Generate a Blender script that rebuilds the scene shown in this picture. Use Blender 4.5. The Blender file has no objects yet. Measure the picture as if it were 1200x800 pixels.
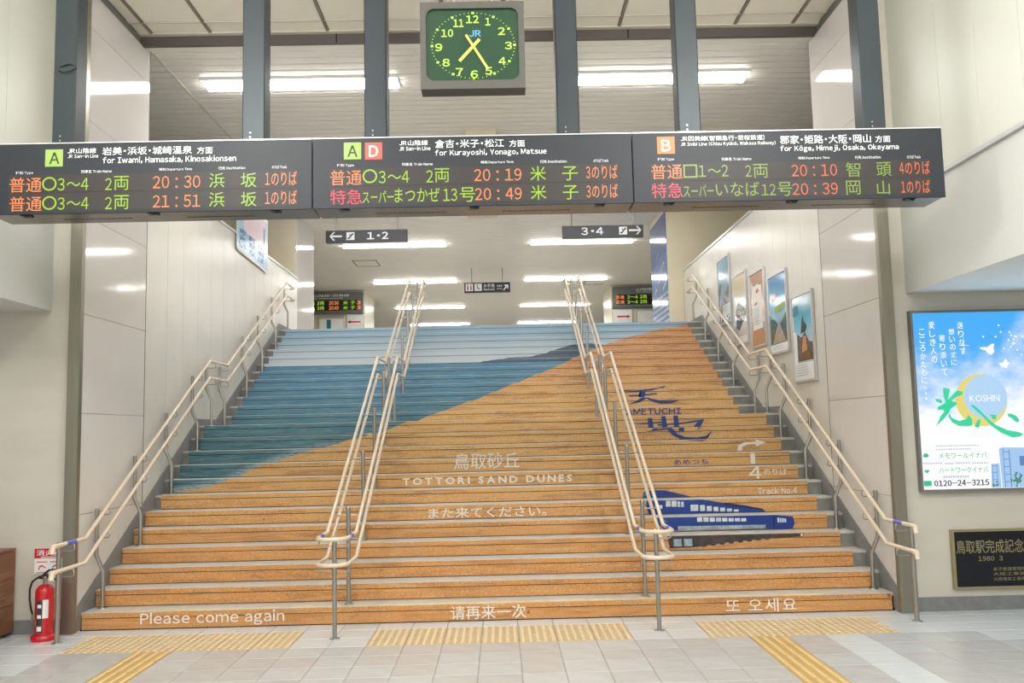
import bpy, bmesh, math, random
from mathutils import Vector, Matrix
random.seed(7)
SC = bpy.context.scene
COL = SC.collection

# ------------------------------------------------------------------ camera
cam_data = bpy.data.cameras.new('camera')
cam = bpy.data.objects.new('camera', cam_data)
COL.objects.link(cam)
cam_data.sensor_width = 36.0
cam_data.lens = 1045.3 / 1200.0 * 36.0
cam_data.clip_end = 200
PITCH, ROLL, YAW = 0.0994, 0.0225, 0.0143
_cy, _sy, _cp, _sp, _cr, _sr = math.cos(YAW), math.sin(YAW), math.cos(PITCH), math.sin(PITCH), math.cos(ROLL), math.sin(ROLL)
_R = Vector((_cy, -_sy, 0)); _Fh = Vector((_sy, _cy, 0)); _Z = Vector((0, 0, 1))
_F = _Fh * _cp + _Z * _sp
_U = _Z * _cp - _Fh * _sp
_r = _R * _cr - _U * _sr
_u = _R * _sr + _U * _cr
cam.matrix_world = Matrix(((_r.x, _u.x, -_F.x, 0.0846), (_r.y, _u.y, -_F.y, 0.0), (_r.z, _u.z, -_F.z, 1.767), (0, 0, 0, 1)))
SC.camera = cam

# ------------------------------------------------------------------ world, lights, exposure
SC.view_settings.view_transform = 'Standard'
SC.view_settings.look = 'None'
SC.view_settings.gamma = 1.0
SC.view_settings.use_curve_mapping = False
SC.view_settings.exposure = 0.0
SC.cycles.use_denoising = True
SC.cycles.max_bounces = 8
SC.cycles.sample_clamp_indirect = 6.0
world = bpy.data.worlds.new('world')
SC.world = world
world.use_nodes = True
world.node_tree.nodes['Background'].inputs[0].default_value = (0.93, 0.97, 1.0, 1)
world.node_tree.nodes['Background'].inputs[1].default_value = 0.95

LAMP_STRENGTH = 34.0
def area_light(name, x, y, z, sx, sy, power):
    d = bpy.data.lights.new(name, 'AREA'); d.shape = 'RECTANGLE'; d.size = sx; d.size_y = sy
    d.energy = power; d.color = (1.0, 0.985, 0.96)
    o = bpy.data.objects.new(name, d); COL.objects.link(o); o.location = (x, y, z)
    return o
def fill_light(x, y, z, power, radius=.35):
    d = bpy.data.lights.new('concourse_fill', 'POINT'); d.energy = power; d.shadow_soft_size = radius; d.color = (1.0, .995, .98)
    o = bpy.data.objects.new('concourse_fill', d); COL.objects.link(o); o.location = (x, y, z)
for yy in (3.6, -1.5):                            # unseen point fills added over the concourse to brighten ceiling and walls
    for xx in (-2.4, 2.3): fill_light(xx, yy, 5.0, 290)
for yy in (4.5, -0.5):                            # added area lights, unseen and without fixtures, in the low side bays
    for xx in (-6.5, 6.5):
        area_light('side_bay_fill', xx, yy, 2.96, 1.2, 1.2, 26)

# ------------------------------------------------------------------ materials
def lin(c):
    return tuple(((v / 255) / 12.92 if v / 255 <= 0.04045 else (((v / 255) + 0.055) / 1.055) ** 2.4) for v in c) + (1.0,)

class NT:
    def __init__(s, name):
        s.m = bpy.data.materials.new(name); s.m.use_nodes = True
        s.t = s.m.node_tree; s.b = s.t.nodes['Principled BSDF']
    def n(s, kind, **kw):
        nd = s.t.nodes.new('ShaderNode' + kind)
        for k, v in kw.items(): setattr(nd, k, v)
        return nd
    def l(s, a, b): s.t.links.new(a, b)
    def setin(s, nd, i, v):
        if hasattr(v, 'is_output') or isinstance(v, bpy.types.NodeSocket): s.l(v, nd.inputs[i])
        else: nd.inputs[i].default_value = v
    def math(s, op, a, b=0.0, c=0.0, clamp=False):
        nd = s.n('Math', operation=op, use_clamp=clamp)
        s.setin(nd, 0, a); s.setin(nd, 1, b)
        if op in ('MULTIPLY_ADD', 'COMPARE'): s.setin(nd, 2, c)
        return nd.outputs[0]
    def mix(s, f, a, b):
        nd = s.n('Mix', data_type='RGBA'); s.setin(nd, 0, f); s.setin(nd, 6, a); s.setin(nd, 7, b)
        return nd.outputs[2]
    def noise(s, vec, scale, detail=3, rough=0.5, dist=0.0):
        nd = s.n('TexNoise'); s.setin(nd, 'Vector', vec); nd.inputs['Scale'].default_value = scale
        nd.inputs['Detail'].default_value = detail; nd.inputs['Roughness'].default_value = rough; nd.inputs['Distortion'].default_value = dist
        return nd.outputs[0]
    def step(s, a, lo, hi):
        nd = s.n('MapRange', interpolation_type='SMOOTHSTEP'); s.setin(nd, 0, a); s.setin(nd, 1, lo); s.setin(nd, 2, hi)
        return nd.outputs[0]
    def scaled(s, vec, sc):
        nd = s.n('Mapping'); s.l(vec, nd.inputs[0]); nd.inputs['Scale'].default_value = sc
        return nd.outputs[0]

def mat(name, c, rough=0.5, metal=0.0, var=0.0, vscale=3.0, stretch=(1, 1, 1), bump=0.0, bscale=60.0, coat=0.0, spec=0.5):
    t = NT(name)
    col = lin(c)
    t.b.inputs['Base Color'].default_value = col
    t.b.inputs['Roughness'].default_value = rough
    t.b.inputs['Metallic'].default_value = metal
    t.b.inputs['Specular IOR Level'].default_value = spec
    t.b.inputs['Coat Weight'].default_value = coat
    t.b.inputs['Coat Roughness'].default_value = 0.05
    if var or bump:
        tc = t.n('TexCoord').outputs['Object']
        v = t.scaled(tc, stretch)
    if var:
        f = t.noise(v, vscale, 4)
        dark = tuple(x * (1 - var) for x in col[:3]) + (1,)
        lite = tuple(min(1, x * (1 + var)) for x in col[:3]) + (1,)
        t.l(t.mix(t.step(f, 0.3, 0.7), dark, lite), t.b.inputs['Base Color'])
    if bump:
        b = t.n('Bump'); b.inputs['Strength'].default_value = bump; b.inputs['Distance'].default_value = 0.01
        t.l(t.noise(v, bscale, 2), b.inputs['Height']); t.l(b.outputs[0], t.b.inputs['Normal'])
    return t.m

def glow(name, c, s, base=(10, 10, 10)):
    t = NT(name)
    t.b.inputs['Base Color'].default_value = lin(base)
    t.b.inputs['Emission Color'].default_value = lin(c)
    t.b.inputs['Emission Strength'].default_value = s
    t.b.inputs['Roughness'].default_value = 0.4
    return t.m

M = {}
M['polished'] = mat('polished_stone_panel', (214, 210, 206), 0.08, var=0.02, vscale=1.2, spec=0.22)
M['panel'] = mat('stair_wall_panel', (214, 211, 203), 0.28, var=0.025, vscale=2.5)
M['flank'] = mat('flank_stone', (203, 198, 186), 0.3, var=0.03, vscale=1.5, stretch=(1, 1, 4))
M['textured'] = mat('textured_wallpaper', (212, 215, 211), 0.75, bump=0.35, bscale=90)
M['upper_panel'] = mat('upper_pale_panel', (214, 216, 206), 0.45, var=0.01)
M['beige'] = mat('beige_wall', (214, 204, 178), 0.35, var=0.02)
M['core'] = mat('wall_core', (120, 118, 112), 0.7)
M['joint'] = mat('dark_joint', (30, 30, 30), 0.8)
M['strip'] = mat('brushed_steel_strip', (150, 146, 132), 0.35, metal=0.75, var=0.06, vscale=2, stretch=(8, 8, .6))
M['stringer'] = mat('grey_terrazzo_skirting', (126, 126, 126), 0.5, var=0.08, vscale=14)
M['slat'] = mat('ceiling_slat_enamel', (236, 232, 224), 0.42, metal=.05, var=0.02, vscale=1, spec=0.45)
M['slat_back'] = mat('ceiling_dark_gap', (70, 66, 60), 0.8)
M['ceil_panel'] = mat('ceiling_board', (236, 230, 216), 0.7, var=0.02)
M['tbar'] = mat('ceiling_grid_bar', (134, 124, 110), 0.5)
M['tbar_light'] = mat('ceiling_edge_bar', (205, 198, 182), 0.5)
M['beam'] = mat('dark_ceiling_beam', (92, 86, 82), 0.45)
M['lampbody'] = mat('lamp_housing', (225, 225, 222), 0.4)
M['tube'] = glow('lamp_diffuser', (255, 253, 248), LAMP_STRENGTH, (240, 240, 240))
M['step'] = mat('step_grey_stone', (132, 131, 126), 0.6, var=0.12, vscale=10)
M['tread'] = mat('tread_pale_stone', (196, 195, 190), 0.4, var=0.06, vscale=9)
M['yellow_strip'] = mat('yellow_step_strip', (222, 208, 150), 0.5, var=0.1, vscale=6)
M['steel'] = mat('stainless_steel', (168, 165, 158), 0.28, metal=0.85)
M['rail'] = mat('cream_vinyl_rail', (222, 205, 182), 0.35, var=0.02, coat=0.2)
M['blue_band'] = mat('blue_braille_band', (88, 98, 190), 0.4)
M['post'] = mat('slate_painted_post', (38, 48, 53), 0.42, metal=0.2, var=0.05, vscale=5)
M['board'] = mat('slate_board_face', (22, 29, 38), 0.5, var=0.02)
M['board_under'] = mat('board_metal_underside', (122, 114, 106), 0.22, metal=0.6)
M['small_board'] = mat('grey_small_board', (104, 110, 108), .4)
M['led_panel'] = mat('led_window', (42, 36, 35), 0.5, var=0.04, vscale=30)
M['black'] = mat('black_plastic', (20, 20, 22), 0.4)
M['white'] = mat('white_print', (238, 240, 242), 0.5)
M['ink'] = mat('dark_ink', (40, 44, 48), 0.5)
M['sq_green'] = mat('line_square_green', (146, 176, 84), 0.45)
M['sq_red'] = mat('line_square_red', (196, 84, 70), 0.45)
M['sq_orange'] = mat('line_square_tan', (176, 120, 66), 0.45)
M['orange'] = glow('led_orange', (255, 142, 78), 1.15)
M['redorange'] = glow('led_red_orange', (250, 118, 72), 0.95)
M['green'] = glow('led_green', (186, 236, 44), 0.85)
M['dullgreen'] = glow('led_dull_green', (168, 204, 74), 0.75)
M['red'] = glow('led_red', (252, 62, 92), 1.05)
M['clock_frame'] = mat('clock_frame', (78, 76, 71), 0.45)
M['clock_face'] = mat('clock_green_glass', (16, 58, 36), 0.2, coat=0.2)
M['dial'] = glow('luminous_dial', (190, 226, 90), 0.35, (150, 190, 70))
M['hand'] = glow('luminous_hand', (218, 218, 104), 0.3, (180, 180, 84))
M['blue'] = mat('logo_blue', (84, 150, 190), 0.5)
M['print'] = mat('white_vinyl_print', (232, 226, 214), 0.5)
M['navy'] = mat('navy_vinyl_print', (38, 62, 128), 0.5)
M['train_blue'] = mat('train_blue', (20, 56, 136), 0.4, var=0.12, vscale=6)
M['train_deep'] = mat('train_deep_blue', (14, 34, 88), 0.4)
M['train_window'] = mat('train_window', (205, 214, 216), 0.4, var=0.15, vscale=25)
M['train_silver'] = mat('train_silver', (150, 168, 178), 0.4, var=0.25, vscale=18)
M['train_teal'] = mat('train_teal', (28, 128, 150), 0.4)
M['under'] = mat('train_underframe', (62, 58, 60), 0.6, var=0.3, vscale=14)
M['tile_grey'] = mat('floor_tile_grey', (190, 193, 195), 0.22, var=0.035, vscale=5)
M['tile_beige'] = mat('floor_tile_beige', (186, 186, 186), 0.22, var=0.04, vscale=5)
M['tile_white'] = mat('floor_tile_white', (208, 214, 218), 0.2, var=0.02, vscale=5)
M['grout'] = mat('floor_grout', (150, 149, 145), 0.7)
M['tactile_dome'] = mat('highlit_tactile_dome', (216, 198, 166), 0.4)  # lighter than the tile: highlights on the domes put into the colour
M['tactile_bar'] = mat('highlit_tactile_bar', (214, 186, 130), 0.4)  # same painted highlight for the raised bars
M['tactile'] = mat('tactile_tile', (196, 170, 130), 0.45, var=0.05, vscale=8)
M['tactile_deep'] = mat('tactile_bar_tile', (188, 154, 92), 0.45, var=0.05, vscale=8)
M['alu'] = mat('aluminium_frame', (205, 206, 208), 0.3, metal=0.6)
M['brass'] = mat('brass_letters', (168, 156, 120), 0.4, metal=0.6)
M['plaque'] = mat('dark_bronze_plate', (26, 28, 34), 0.35, metal=0.3, var=0.1, vscale=6)
M['wood'] = None
M['ext_red'] = mat('extinguisher_red', (200, 24, 40), 0.25, coat=0.4)
M['sign_red'] = mat('sign_red', (196, 30, 44), 0.45)
M['paper'] = mat('paper_white', (236, 236, 234), 0.5)
M['sign_dark'] = mat('sign_dark_face', (22, 26, 38), 0.4)
M['floor_up'] = mat('upper_floor', (212, 210, 204), 0.3)
M['glass_dark'] = mat('night_window', (30, 34, 38), 0.1)
M['adgreen'] = glow('ad_green', (52, 190, 140), 1.0)
M['adwhite'] = glow('ad_white', (255, 255, 255), 1.0)
M['adink'] = glow('ad_ink', (28, 36, 60), 1.0)
M['adgrey'] = glow('ad_grey', (190, 202, 208), 1.0)
M['adstroke'] = glow('ad_stroke_green', (58, 214, 160), 1.0)
M['admoon'] = glow('ad_moon_yellow', (232, 214, 118), 1.0)
M['addisc'] = glow('ad_moon_disc', (178, 214, 246), 1.0)
M['adbld'] = glow('ad_building', (164, 200, 240), 1.0)
M['adbld2'] = glow('ad_building_dark', (98, 134, 184), 1.0)
M['adtree'] = glow('ad_tree', (74, 136, 110), 1.0)

def wood_material():
    t = NT('walnut_board')
    tc = t.n('TexCoord').outputs['Object']
    g = t.noise(t.scaled(tc, (1.2, 1.2, 22)), 3.0, 6, 0.6, 0.4)
    b = t.noise(t.scaled(tc, (.3, .3, 3.0)), 2.0, 2)
    c1 = t.mix(t.step(g, .3, .7), lin((104, 66, 44)), lin((158, 108, 74)))
    t.l(t.mix(t.step(b, .42, .58), c1, lin((122, 76, 48))), t.b.inputs['Base Color'])
    t.b.inputs['Roughness'].default_value = .38
    return t.m
M['wood'] = wood_material()

SHORE = [(-4.0, 1.03), (-3.81, 1.12), (-3.40, 1.18), (-3.26, 1.215), (-2.89, 1.39), (-2.44, 1.535), (-1.96, 1.667), (-1.46, 1.79), (-0.98, 1.99), (-0.256, 2.254), (0.266, 2.476), (0.965, 2.765), (1.435, 2.997), (2.09, 3.27), (2.74, 3.454), (3.416, 3.6), (3.9, 3.67)]
HILL = [(-4.0, 2.6), (-0.6, 2.80), (-0.2, 2.90), (0.05, 2.935), (0.25, 2.985), (0.58, 2.987), (0.86, 3.04), (1.05, 3.13), (1.32, 3.2), (1.614, 3.223), (1.876, 3.19), (1.976, 3.12), (2.2, 2.9), (3.9, 2.6)]

def mural_material():
    t = NT('stair_mural_vinyl')
    tc = t.n('TexCoord').outputs['Object']
    sp = t.n('SeparateXYZ'); t.l(tc, sp.inputs[0])
    x, z = sp.outputs[0], sp.outputs[2]
    xn = t.math('MULTIPLY_ADD', x, 0.125, 0.5)
    def curve(pts):
        fc = t.n('FloatCurve'); cv = fc.mapping.curves[0]
        P = [((px + 4) / 8, pz / 4) for px, pz in pts]
        cv.points[0].location = P[0]; cv.points[1].location = P[-1]
        for p in P[1:-1]: cv.points.new(*p)
        for p in cv.points: p.handle_type = 'VECTOR'
        fc.mapping.update(); t.l(xn, fc.inputs['Value'])
        return t.math('MULTIPLY', fc.outputs[0], 4.0)
    wob = t.math('MULTIPLY', t.math('SUBTRACT', t.noise(tc, 9.0, 3), 0.5), 0.03)
    shore = t.math('ADD', curve(SHORE), wob); hill = t.math('ADD', curve(HILL), wob)
    # sky
    sky = t.mix(t.step(z, 2.9, 3.60), lin((198, 208, 216)), lin((150, 182, 204)))
    hillc = t.mix(t.noise(tc, 14, 3), lin((70, 94, 118)), lin((96, 112, 126)))
    def rot(ang, sx, sz):
        rp = t.n('Mapping'); t.l(tc, rp.inputs[0]); rp.inputs['Rotation'].default_value = (0, math.radians(ang), 0); rp.inputs['Scale'].default_value = (sx, 1, sz)
        return rp.outputs[0]
    # sea: long swells broken by slanting ripples
    wv = t.noise(t.scaled(tc, (1.1, 1, 15)), 3.0, 5, 0.65, 0.6)
    wd = t.noise(rot(16, .8, 9), 3.2, 5, 0.6, 0.9)
    sea = t.mix(t.step(z, 1.6, 2.85), lin((80, 122, 134)), lin((92, 140, 170)))
    near = t.step(z, 2.6, 1.6)
    sea = t.mix(t.math('MULTIPLY', t.step(wv, 0.5, 0.72), 0.4), sea, lin((150, 184, 194)))
    sea = t.mix(t.math('MULTIPLY', t.step(wv, 0.5, 0.28), 0.45), sea, lin((52, 96, 120)))
    sea = t.mix(t.math('MULTIPLY', t.math('MULTIPLY', t.step(wd, 0.50, 0.30), near), 0.65), sea, lin((44, 80, 92)))
    sea = t.mix(t.math('MULTIPLY', t.math('MULTIPLY', t.step(wd, 0.52, 0.72), near), 0.35), sea, lin((120, 156, 160)))
    dist = t.math('SUBTRACT', z, shore)
    foam = t.math('MULTIPLY', t.step(dist, 0.11, 0.0), t.step(x, -1.6, -2.8))
    foam = t.math('MULTIPLY', foam, t.math('ADD', t.step(t.noise(t.scaled(tc, (3, 1, 14)), 5, 3), .35, .6), .35), clamp=True)
    sea = t.mix(t.math('MULTIPLY', foam, 0.7), sea, lin((176, 186, 190)))
    # sand: speckled, with slanting wind ripples, larger soft dune shading marks and scuffs
    rip = t.noise(rot(24, .55, 7.5), 2.6, 4, 0.55, 0.9)
    rip2 = t.noise(rot(38, .8, 3.2), 1.9, 3, 0.5, 0.6)
    sand = t.mix(t.step(z, 0.3, 1.7), lin((204, 146, 88)), lin((216, 172, 110)))
    sand = t.mix(t.step(z, 2.1, 3.1), sand, lin((212, 154, 104)))
    sand = t.mix(t.math('MULTIPLY', t.step(rip, 0.50, 0.30), 0.62), sand, lin((156, 104, 64)))
    sand = t.mix(t.math('MULTIPLY', t.step(rip, 0.55, 0.75), 0.45), sand, lin((230, 190, 130)))
    sand = t.mix(t.math('MULTIPLY', t.step(rip2, 0.46, 0.30), 0.38), sand, lin((166, 108, 66)))
    speck = t.noise(tc, 95, 2, 0.7)
    sand = t.mix(t.math('MULTIPLY', t.step(speck, 0.52, 0.66), 0.42), sand, lin((240, 202, 140)))
    sand = t.mix(t.math('MULTIPLY', t.step(speck, 0.48, 0.34), 0.42), sand, lin((146, 90, 50)))
    scuff = t.noise(rot(40, 1.0, 3.0), 2.3, 5, 0.7)
    sand = t.mix(t.math('MULTIPLY', t.step(scuff, 0.60, 0.72), 0.45), sand, lin((128, 104, 80)))
    drop = t.noise(t.scaled(tc, (1, 1, 1)), 11, 1, 0.3)
    sand = t.mix(t.math('MULTIPLY', t.step(drop, 0.80, 0.82), 0.7), sand, lin((70, 50, 40)))
    c = t.mix(t.math('GREATER_THAN', z, 2.885), sea, sky)
    hm = t.math('MULTIPLY', t.math('LESS_THAN', z, hill), t.math('GREATER_THAN', z, 2.885))
    c = t.mix(hm, c, hillc)
    c = t.mix(t.math('LESS_THAN', z, shore), c, sand)
    t.l(c, t.b.inputs['Base Color'])
    t.b.inputs['Roughness'].default_value = 0.42
    return t.m
M['mural'] = mural_material()

def ad_material():
    t = NT('advert_sky_print')
    tc = t.n('TexCoord').outputs['Object']
    sp = t.n('SeparateXYZ'); t.l(tc, sp.inputs[0])
    n = t.noise(t.scaled(tc, (1, 1, 1.6)), 2.4, 5, 0.6)
    g = t.math('ADD', t.math('MULTIPLY', t.math('SUBTRACT', sp.outputs[2], 1.75), 0.95), t.math('MULTIPLY', t.math('SUBTRACT', n, 0.5), 1.3))
    g = t.math('SUBTRACT', g, t.math('MULTIPLY', t.step(sp.outputs[0], 4.7, 5.4), 0.42))
    c = t.mix(t.step(g, -0.1, 0.75), lin((250, 253, 255)), lin((64, 172, 246)))
    c = t.mix(t.step(g, -0.5, 0.2), lin((255, 255, 255)), c)
    t.l(c, t.b.inputs['Emission Color']); t.b.inputs['Emission Strength'].default_value = 1.0
    t.b.inputs['Base Color'].default_value = (0.02, 0.02, 0.02, 1); t.b.inputs['Roughness'].default_value = 0.3
    return t.m
M['adsky'] = ad_material()

# ------------------------------------------------------------------ geometry helpers
class MB:
    def __init__(s): s.v = []; s.f = []; s.sm = []
    def add(s, vs, fs, smooth=False):
        o = len(s.v); s.v += [tuple(p) for p in vs]; s.f += [tuple(i + o for i in f) for f in fs]; s.sm += [smooth] * len(fs); return s
    def box(s, x0, x1, y0, y1, z0, z1):
        vs = [(x0, y0, z0), (x1, y0, z0), (x1, y1, z0), (x0, y1, z0), (x0, y0, z1), (x1, y0, z1), (x1, y1, z1), (x0, y1, z1)]
        return s.add(vs, [(0, 3, 2, 1), (4, 5, 6, 7), (0, 1, 5, 4), (1, 2, 6, 5), (2, 3, 7, 6), (3, 0, 4, 7)])
    def bbox(s, x0, x1, y0, y1, z0, z1, c):
        """box with its edges chamfered by c"""
        bm = bmesh.new(); bmesh.ops.create_cube(bm, size=1)
        for v in bm.verts: v.co = Vector(((x0 + x1) / 2 + v.co.x * (x1 - x0), (y0 + y1) / 2 + v.co.y * (y1 - y0), (z0 + z1) / 2 + v.co.z * (z1 - z0)))
        bmesh.ops.bevel(bm, geom=list(bm.edges), offset=c, segments=1, affect='EDGES')
        bm.verts.index_update(); s.add([v.co.copy() for v in bm.verts], [[v.index for v in f.verts] for f in bm.faces]); bm.free(); return s
    def prism(s, pts, axis, a, b):
        """polygon pts in the two other axes, extruded along axis from a to b"""
        def P(p, w):
            if axis == 0: return (w, p[0], p[1])
            if axis == 1: return (p[0], w, p[1])
            return (p[0], p[1], w)
        n = len(pts); vs = [P(p, a) for p in pts] + [P(p, b) for p in pts]
        return s.add(vs, [tuple(range(n - 1, -1, -1)), tuple(range(n, 2 * n))] + [(i, (i + 1) % n, n + (i + 1) % n, n + i) for i in range(n)])
    def flat(s, pts, y):
        return s.add([(p[0], y, p[1]) for p in pts], [tuple(range(len(pts)))])
    def rect(s, x0, x1, z0, z1, y): return s.flat([(x0, z0), (x1, z0), (x1, z1), (x0, z1)], y)
    def tube(s, path, r, seg=10, caps=True):
        P = [Vector(p) for p in path]; rings = []
        up0 = None
        for i, p in enumerate(P):
            d1 = (P[i] - P[i - 1]).normalized() if i > 0 else (P[1] - P[0]).normalized()
            d2 = (P[i + 1] - P[i]).normalized() if i < len(P) - 1 else d1
            t = (d1 + d2).normalized()
            if up0 is None:
                up0 = Vector((0, 0, 1)) if abs(t.z) < 0.9 else Vector((1, 0, 0))
                a = t.cross(up0).normalized()
            else: a = (a - t * a.dot(t)).normalized()
            b = t.cross(a).normalized()
            k = 1.0 / max(0.5, t.dot(d1))
            # widen only in the bend plane
            bend = (d2 - d1); bend = bend - t * bend.dot(t)
            ring = []
            for j in range(seg):
                ang = 2 * math.pi * j / seg; w = a * math.cos(ang) * r + b * math.sin(ang) * r
                if bend.length > 1e-4:
                    e = bend.normalized(); w = w + e * w.dot(e) * (k - 1)
                ring.append(p + w)
            rings.append(ring)
        vs = [q for ring in rings for q in ring]; fs = []
        for i in range(len(P) - 1):
            for j in range(seg): fs.append((i * seg + j, i * seg + (j + 1) % seg, (i + 1) * seg + (j + 1) % seg, (i + 1) * seg + j))
        s.add(vs, fs, True)
        if caps:
            s.add(rings[0], [tuple(range(seg - 1, -1, -1))]); s.add(rings[-1], [tuple(range(seg))])
        return s
    def lathe(s, prof, cx, cy, seg=20):
        n = len(prof); vs = []; fs = []
        for r, z in prof:
            for j in range(seg):
                a = 2 * math.pi * j / seg; vs.append((cx + r * math.cos(a), cy + r * math.sin(a), z))
        for i in range(n - 1):
            for j in range(seg): fs.append((i * seg + j, i * seg + (j + 1) % seg, (i + 1) * seg + (j + 1) % seg, (i + 1) * seg + j))
        s.add(vs, fs, True); s.add(vs[:seg], [tuple(range(seg - 1, -1, -1))]); s.add(vs[-seg:], [tuple(range(seg))]); return s
    def mesh(s, name):
        me = bpy.data.meshes.new(name); me.from_pydata(s.v, [], s.f)
        me.polygons.foreach_set('use_smooth', s.sm); me.update(); return me

ROOT = {}
def link(name, me, m=None, parent=None):
    o = bpy.data.objects.new(name, me); COL.objects.link(o)
    if m is not None and len(me.materials) == 0: me.materials.append(M[m] if isinstance(m, str) else m)
    if parent is not None:
        o.parent = parent
        if parent.type == 'EMPTY': o.matrix_parent_inverse = ROOT[parent.name]
    return o
def part(name, mb, m, parent=None, label=None):
    o = link(name, mb.mesh(name), m, parent)
    if label: o['label'] = label
    return o
def thing(name, loc, label, cat, group=None):
    o = bpy.data.objects.new(name, None); COL.objects.link(o); o.location = loc; o.empty_display_size = .1
    ROOT[o.name] = Matrix.Translation(-Vector(loc)); tag(o, label, cat, group); return o
def tag(o, label, cat, group=None):
    o['label'] = label; o['category'] = cat
    if group: o['group'] = group
    return o
def struct(name, mb, m, label=None):
    o = part(name, mb, m); o['kind'] = 'structure'
    if label: o['label'] = label
    return o

_tc = {}
def text_data(body, bold=0.0):
    k = (body, bold)
    if k not in _tc:
        cu = bpy.data.curves.new('t', 'FONT'); cu.body = body; cu.size = 1; cu.resolution_u = 2; cu.offset = bold
        o = bpy.data.objects.new('t', cu); me = o.to_mesh()
        vs = [v.co.copy() for v in me.vertices]; fs = [tuple(p.vertices) for p in me.polygons]
        o.to_mesh_clear(); bpy.data.objects.remove(o); bpy.data.curves.remove(cu)
        _tc[k] = (vs, fs)
    return _tc[k]
FONT_NATIVE = ('TOTTORI SAND DUNES', 'KOSHIN')
def layout(body, bold=0.0):
    """glyphs of a line of text as [(verts, faces)] in one common frame; Latin letters use the font's full-width forms set close"""
    out = []; cur = 0.0
    native = body in FONT_NATIVE
    for ch in body:
        if ch == ' ': cur += (.5 if body[:4] == 'TOTT' else .30); continue
        if ch == '・':
            vs, fs = text_data(ch, bold); out.append(([(v.x + cur - .25, v.y) for v in vs], fs)); cur += .5; continue
        macron = {'ō': 'o', 'Ō': 'O', 'ū': 'u'}.get(ch)
        base = macron or ch
        if base in 'l|' and not native:
            sw = .085 + 2 * bold; out.append(([(cur, 0), (cur + sw, 0), (cur + sw, .79), (cur, .79)], [(0, 1, 2, 3)])); cur += sw + .095; continue
        if 33 <= ord(base) < 127:
            g = base if native else chr(ord(base) + 0xFEE0)
            vs, fs = text_data(g, bold); x0 = min(v.x for v in vs); x1 = max(v.x for v in vs); k = 1.0 if native or base in '.,:il1' else .88
            w = (x1 - x0) * k; pts = [((v.x - x0) * k + cur, v.y) for v in vs]; fs = list(fs)
            if macron:
                yb = .90 if macron.isupper() else .68; n0 = len(pts)
                pts += [(cur + w * .15, yb), (cur + w * .85, yb), (cur + w * .85, yb + .07), (cur + w * .15, yb + .07)]; fs.append((n0, n0 + 1, n0 + 2, n0 + 3))
            out.append((pts, fs)); cur += w + (.24 if body[:4] == 'TOTT' else .085 if base not in 'VWTLA' else .05)
        else:
            vs, fs = text_data(ch, min(bold, .006)); adv = 1.0
            out.append(([(v.x + cur, v.y) for v in vs], fs)); cur += adv
    return out
def glyphs(body, x, z, w, h, bold=0.0):
    L = layout(body, min(bold, .012) if '4' in body else bold); P = [p for vs, _ in L for p in vs]
    x0 = min(p[0] for p in P); x1 = max(p[0] for p in P); y0 = min(p[1] for p in P); y1 = max(p[1] for p in P)
    return [([(x + ((a - x0) / (x1 - x0) - .5) * w, z + ((b - y0) / max(1e-6, y1 - y0) - .5) * h) for a, b in vs], fs) for vs, fs in L]
def put_text(mb, body, x, z, w, h, y, bold=0.0):
    """letters fitted into a w x h box centred on (x, z), on plane y"""
    for vs, fs in glyphs(body, x, z, w, h, bold): mb.add([(a, y, b) for a, b in vs], fs)
    return mb
def letters(name, parent, m, body, x, z, w, h, y, bold=0.0):
    """the same, every character an object of its own"""
    for vs, fs in glyphs(body, x, z, w, h, bold): part(name, MB().add([(a, y, b) for a, b in vs], fs), m, parent)

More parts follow.
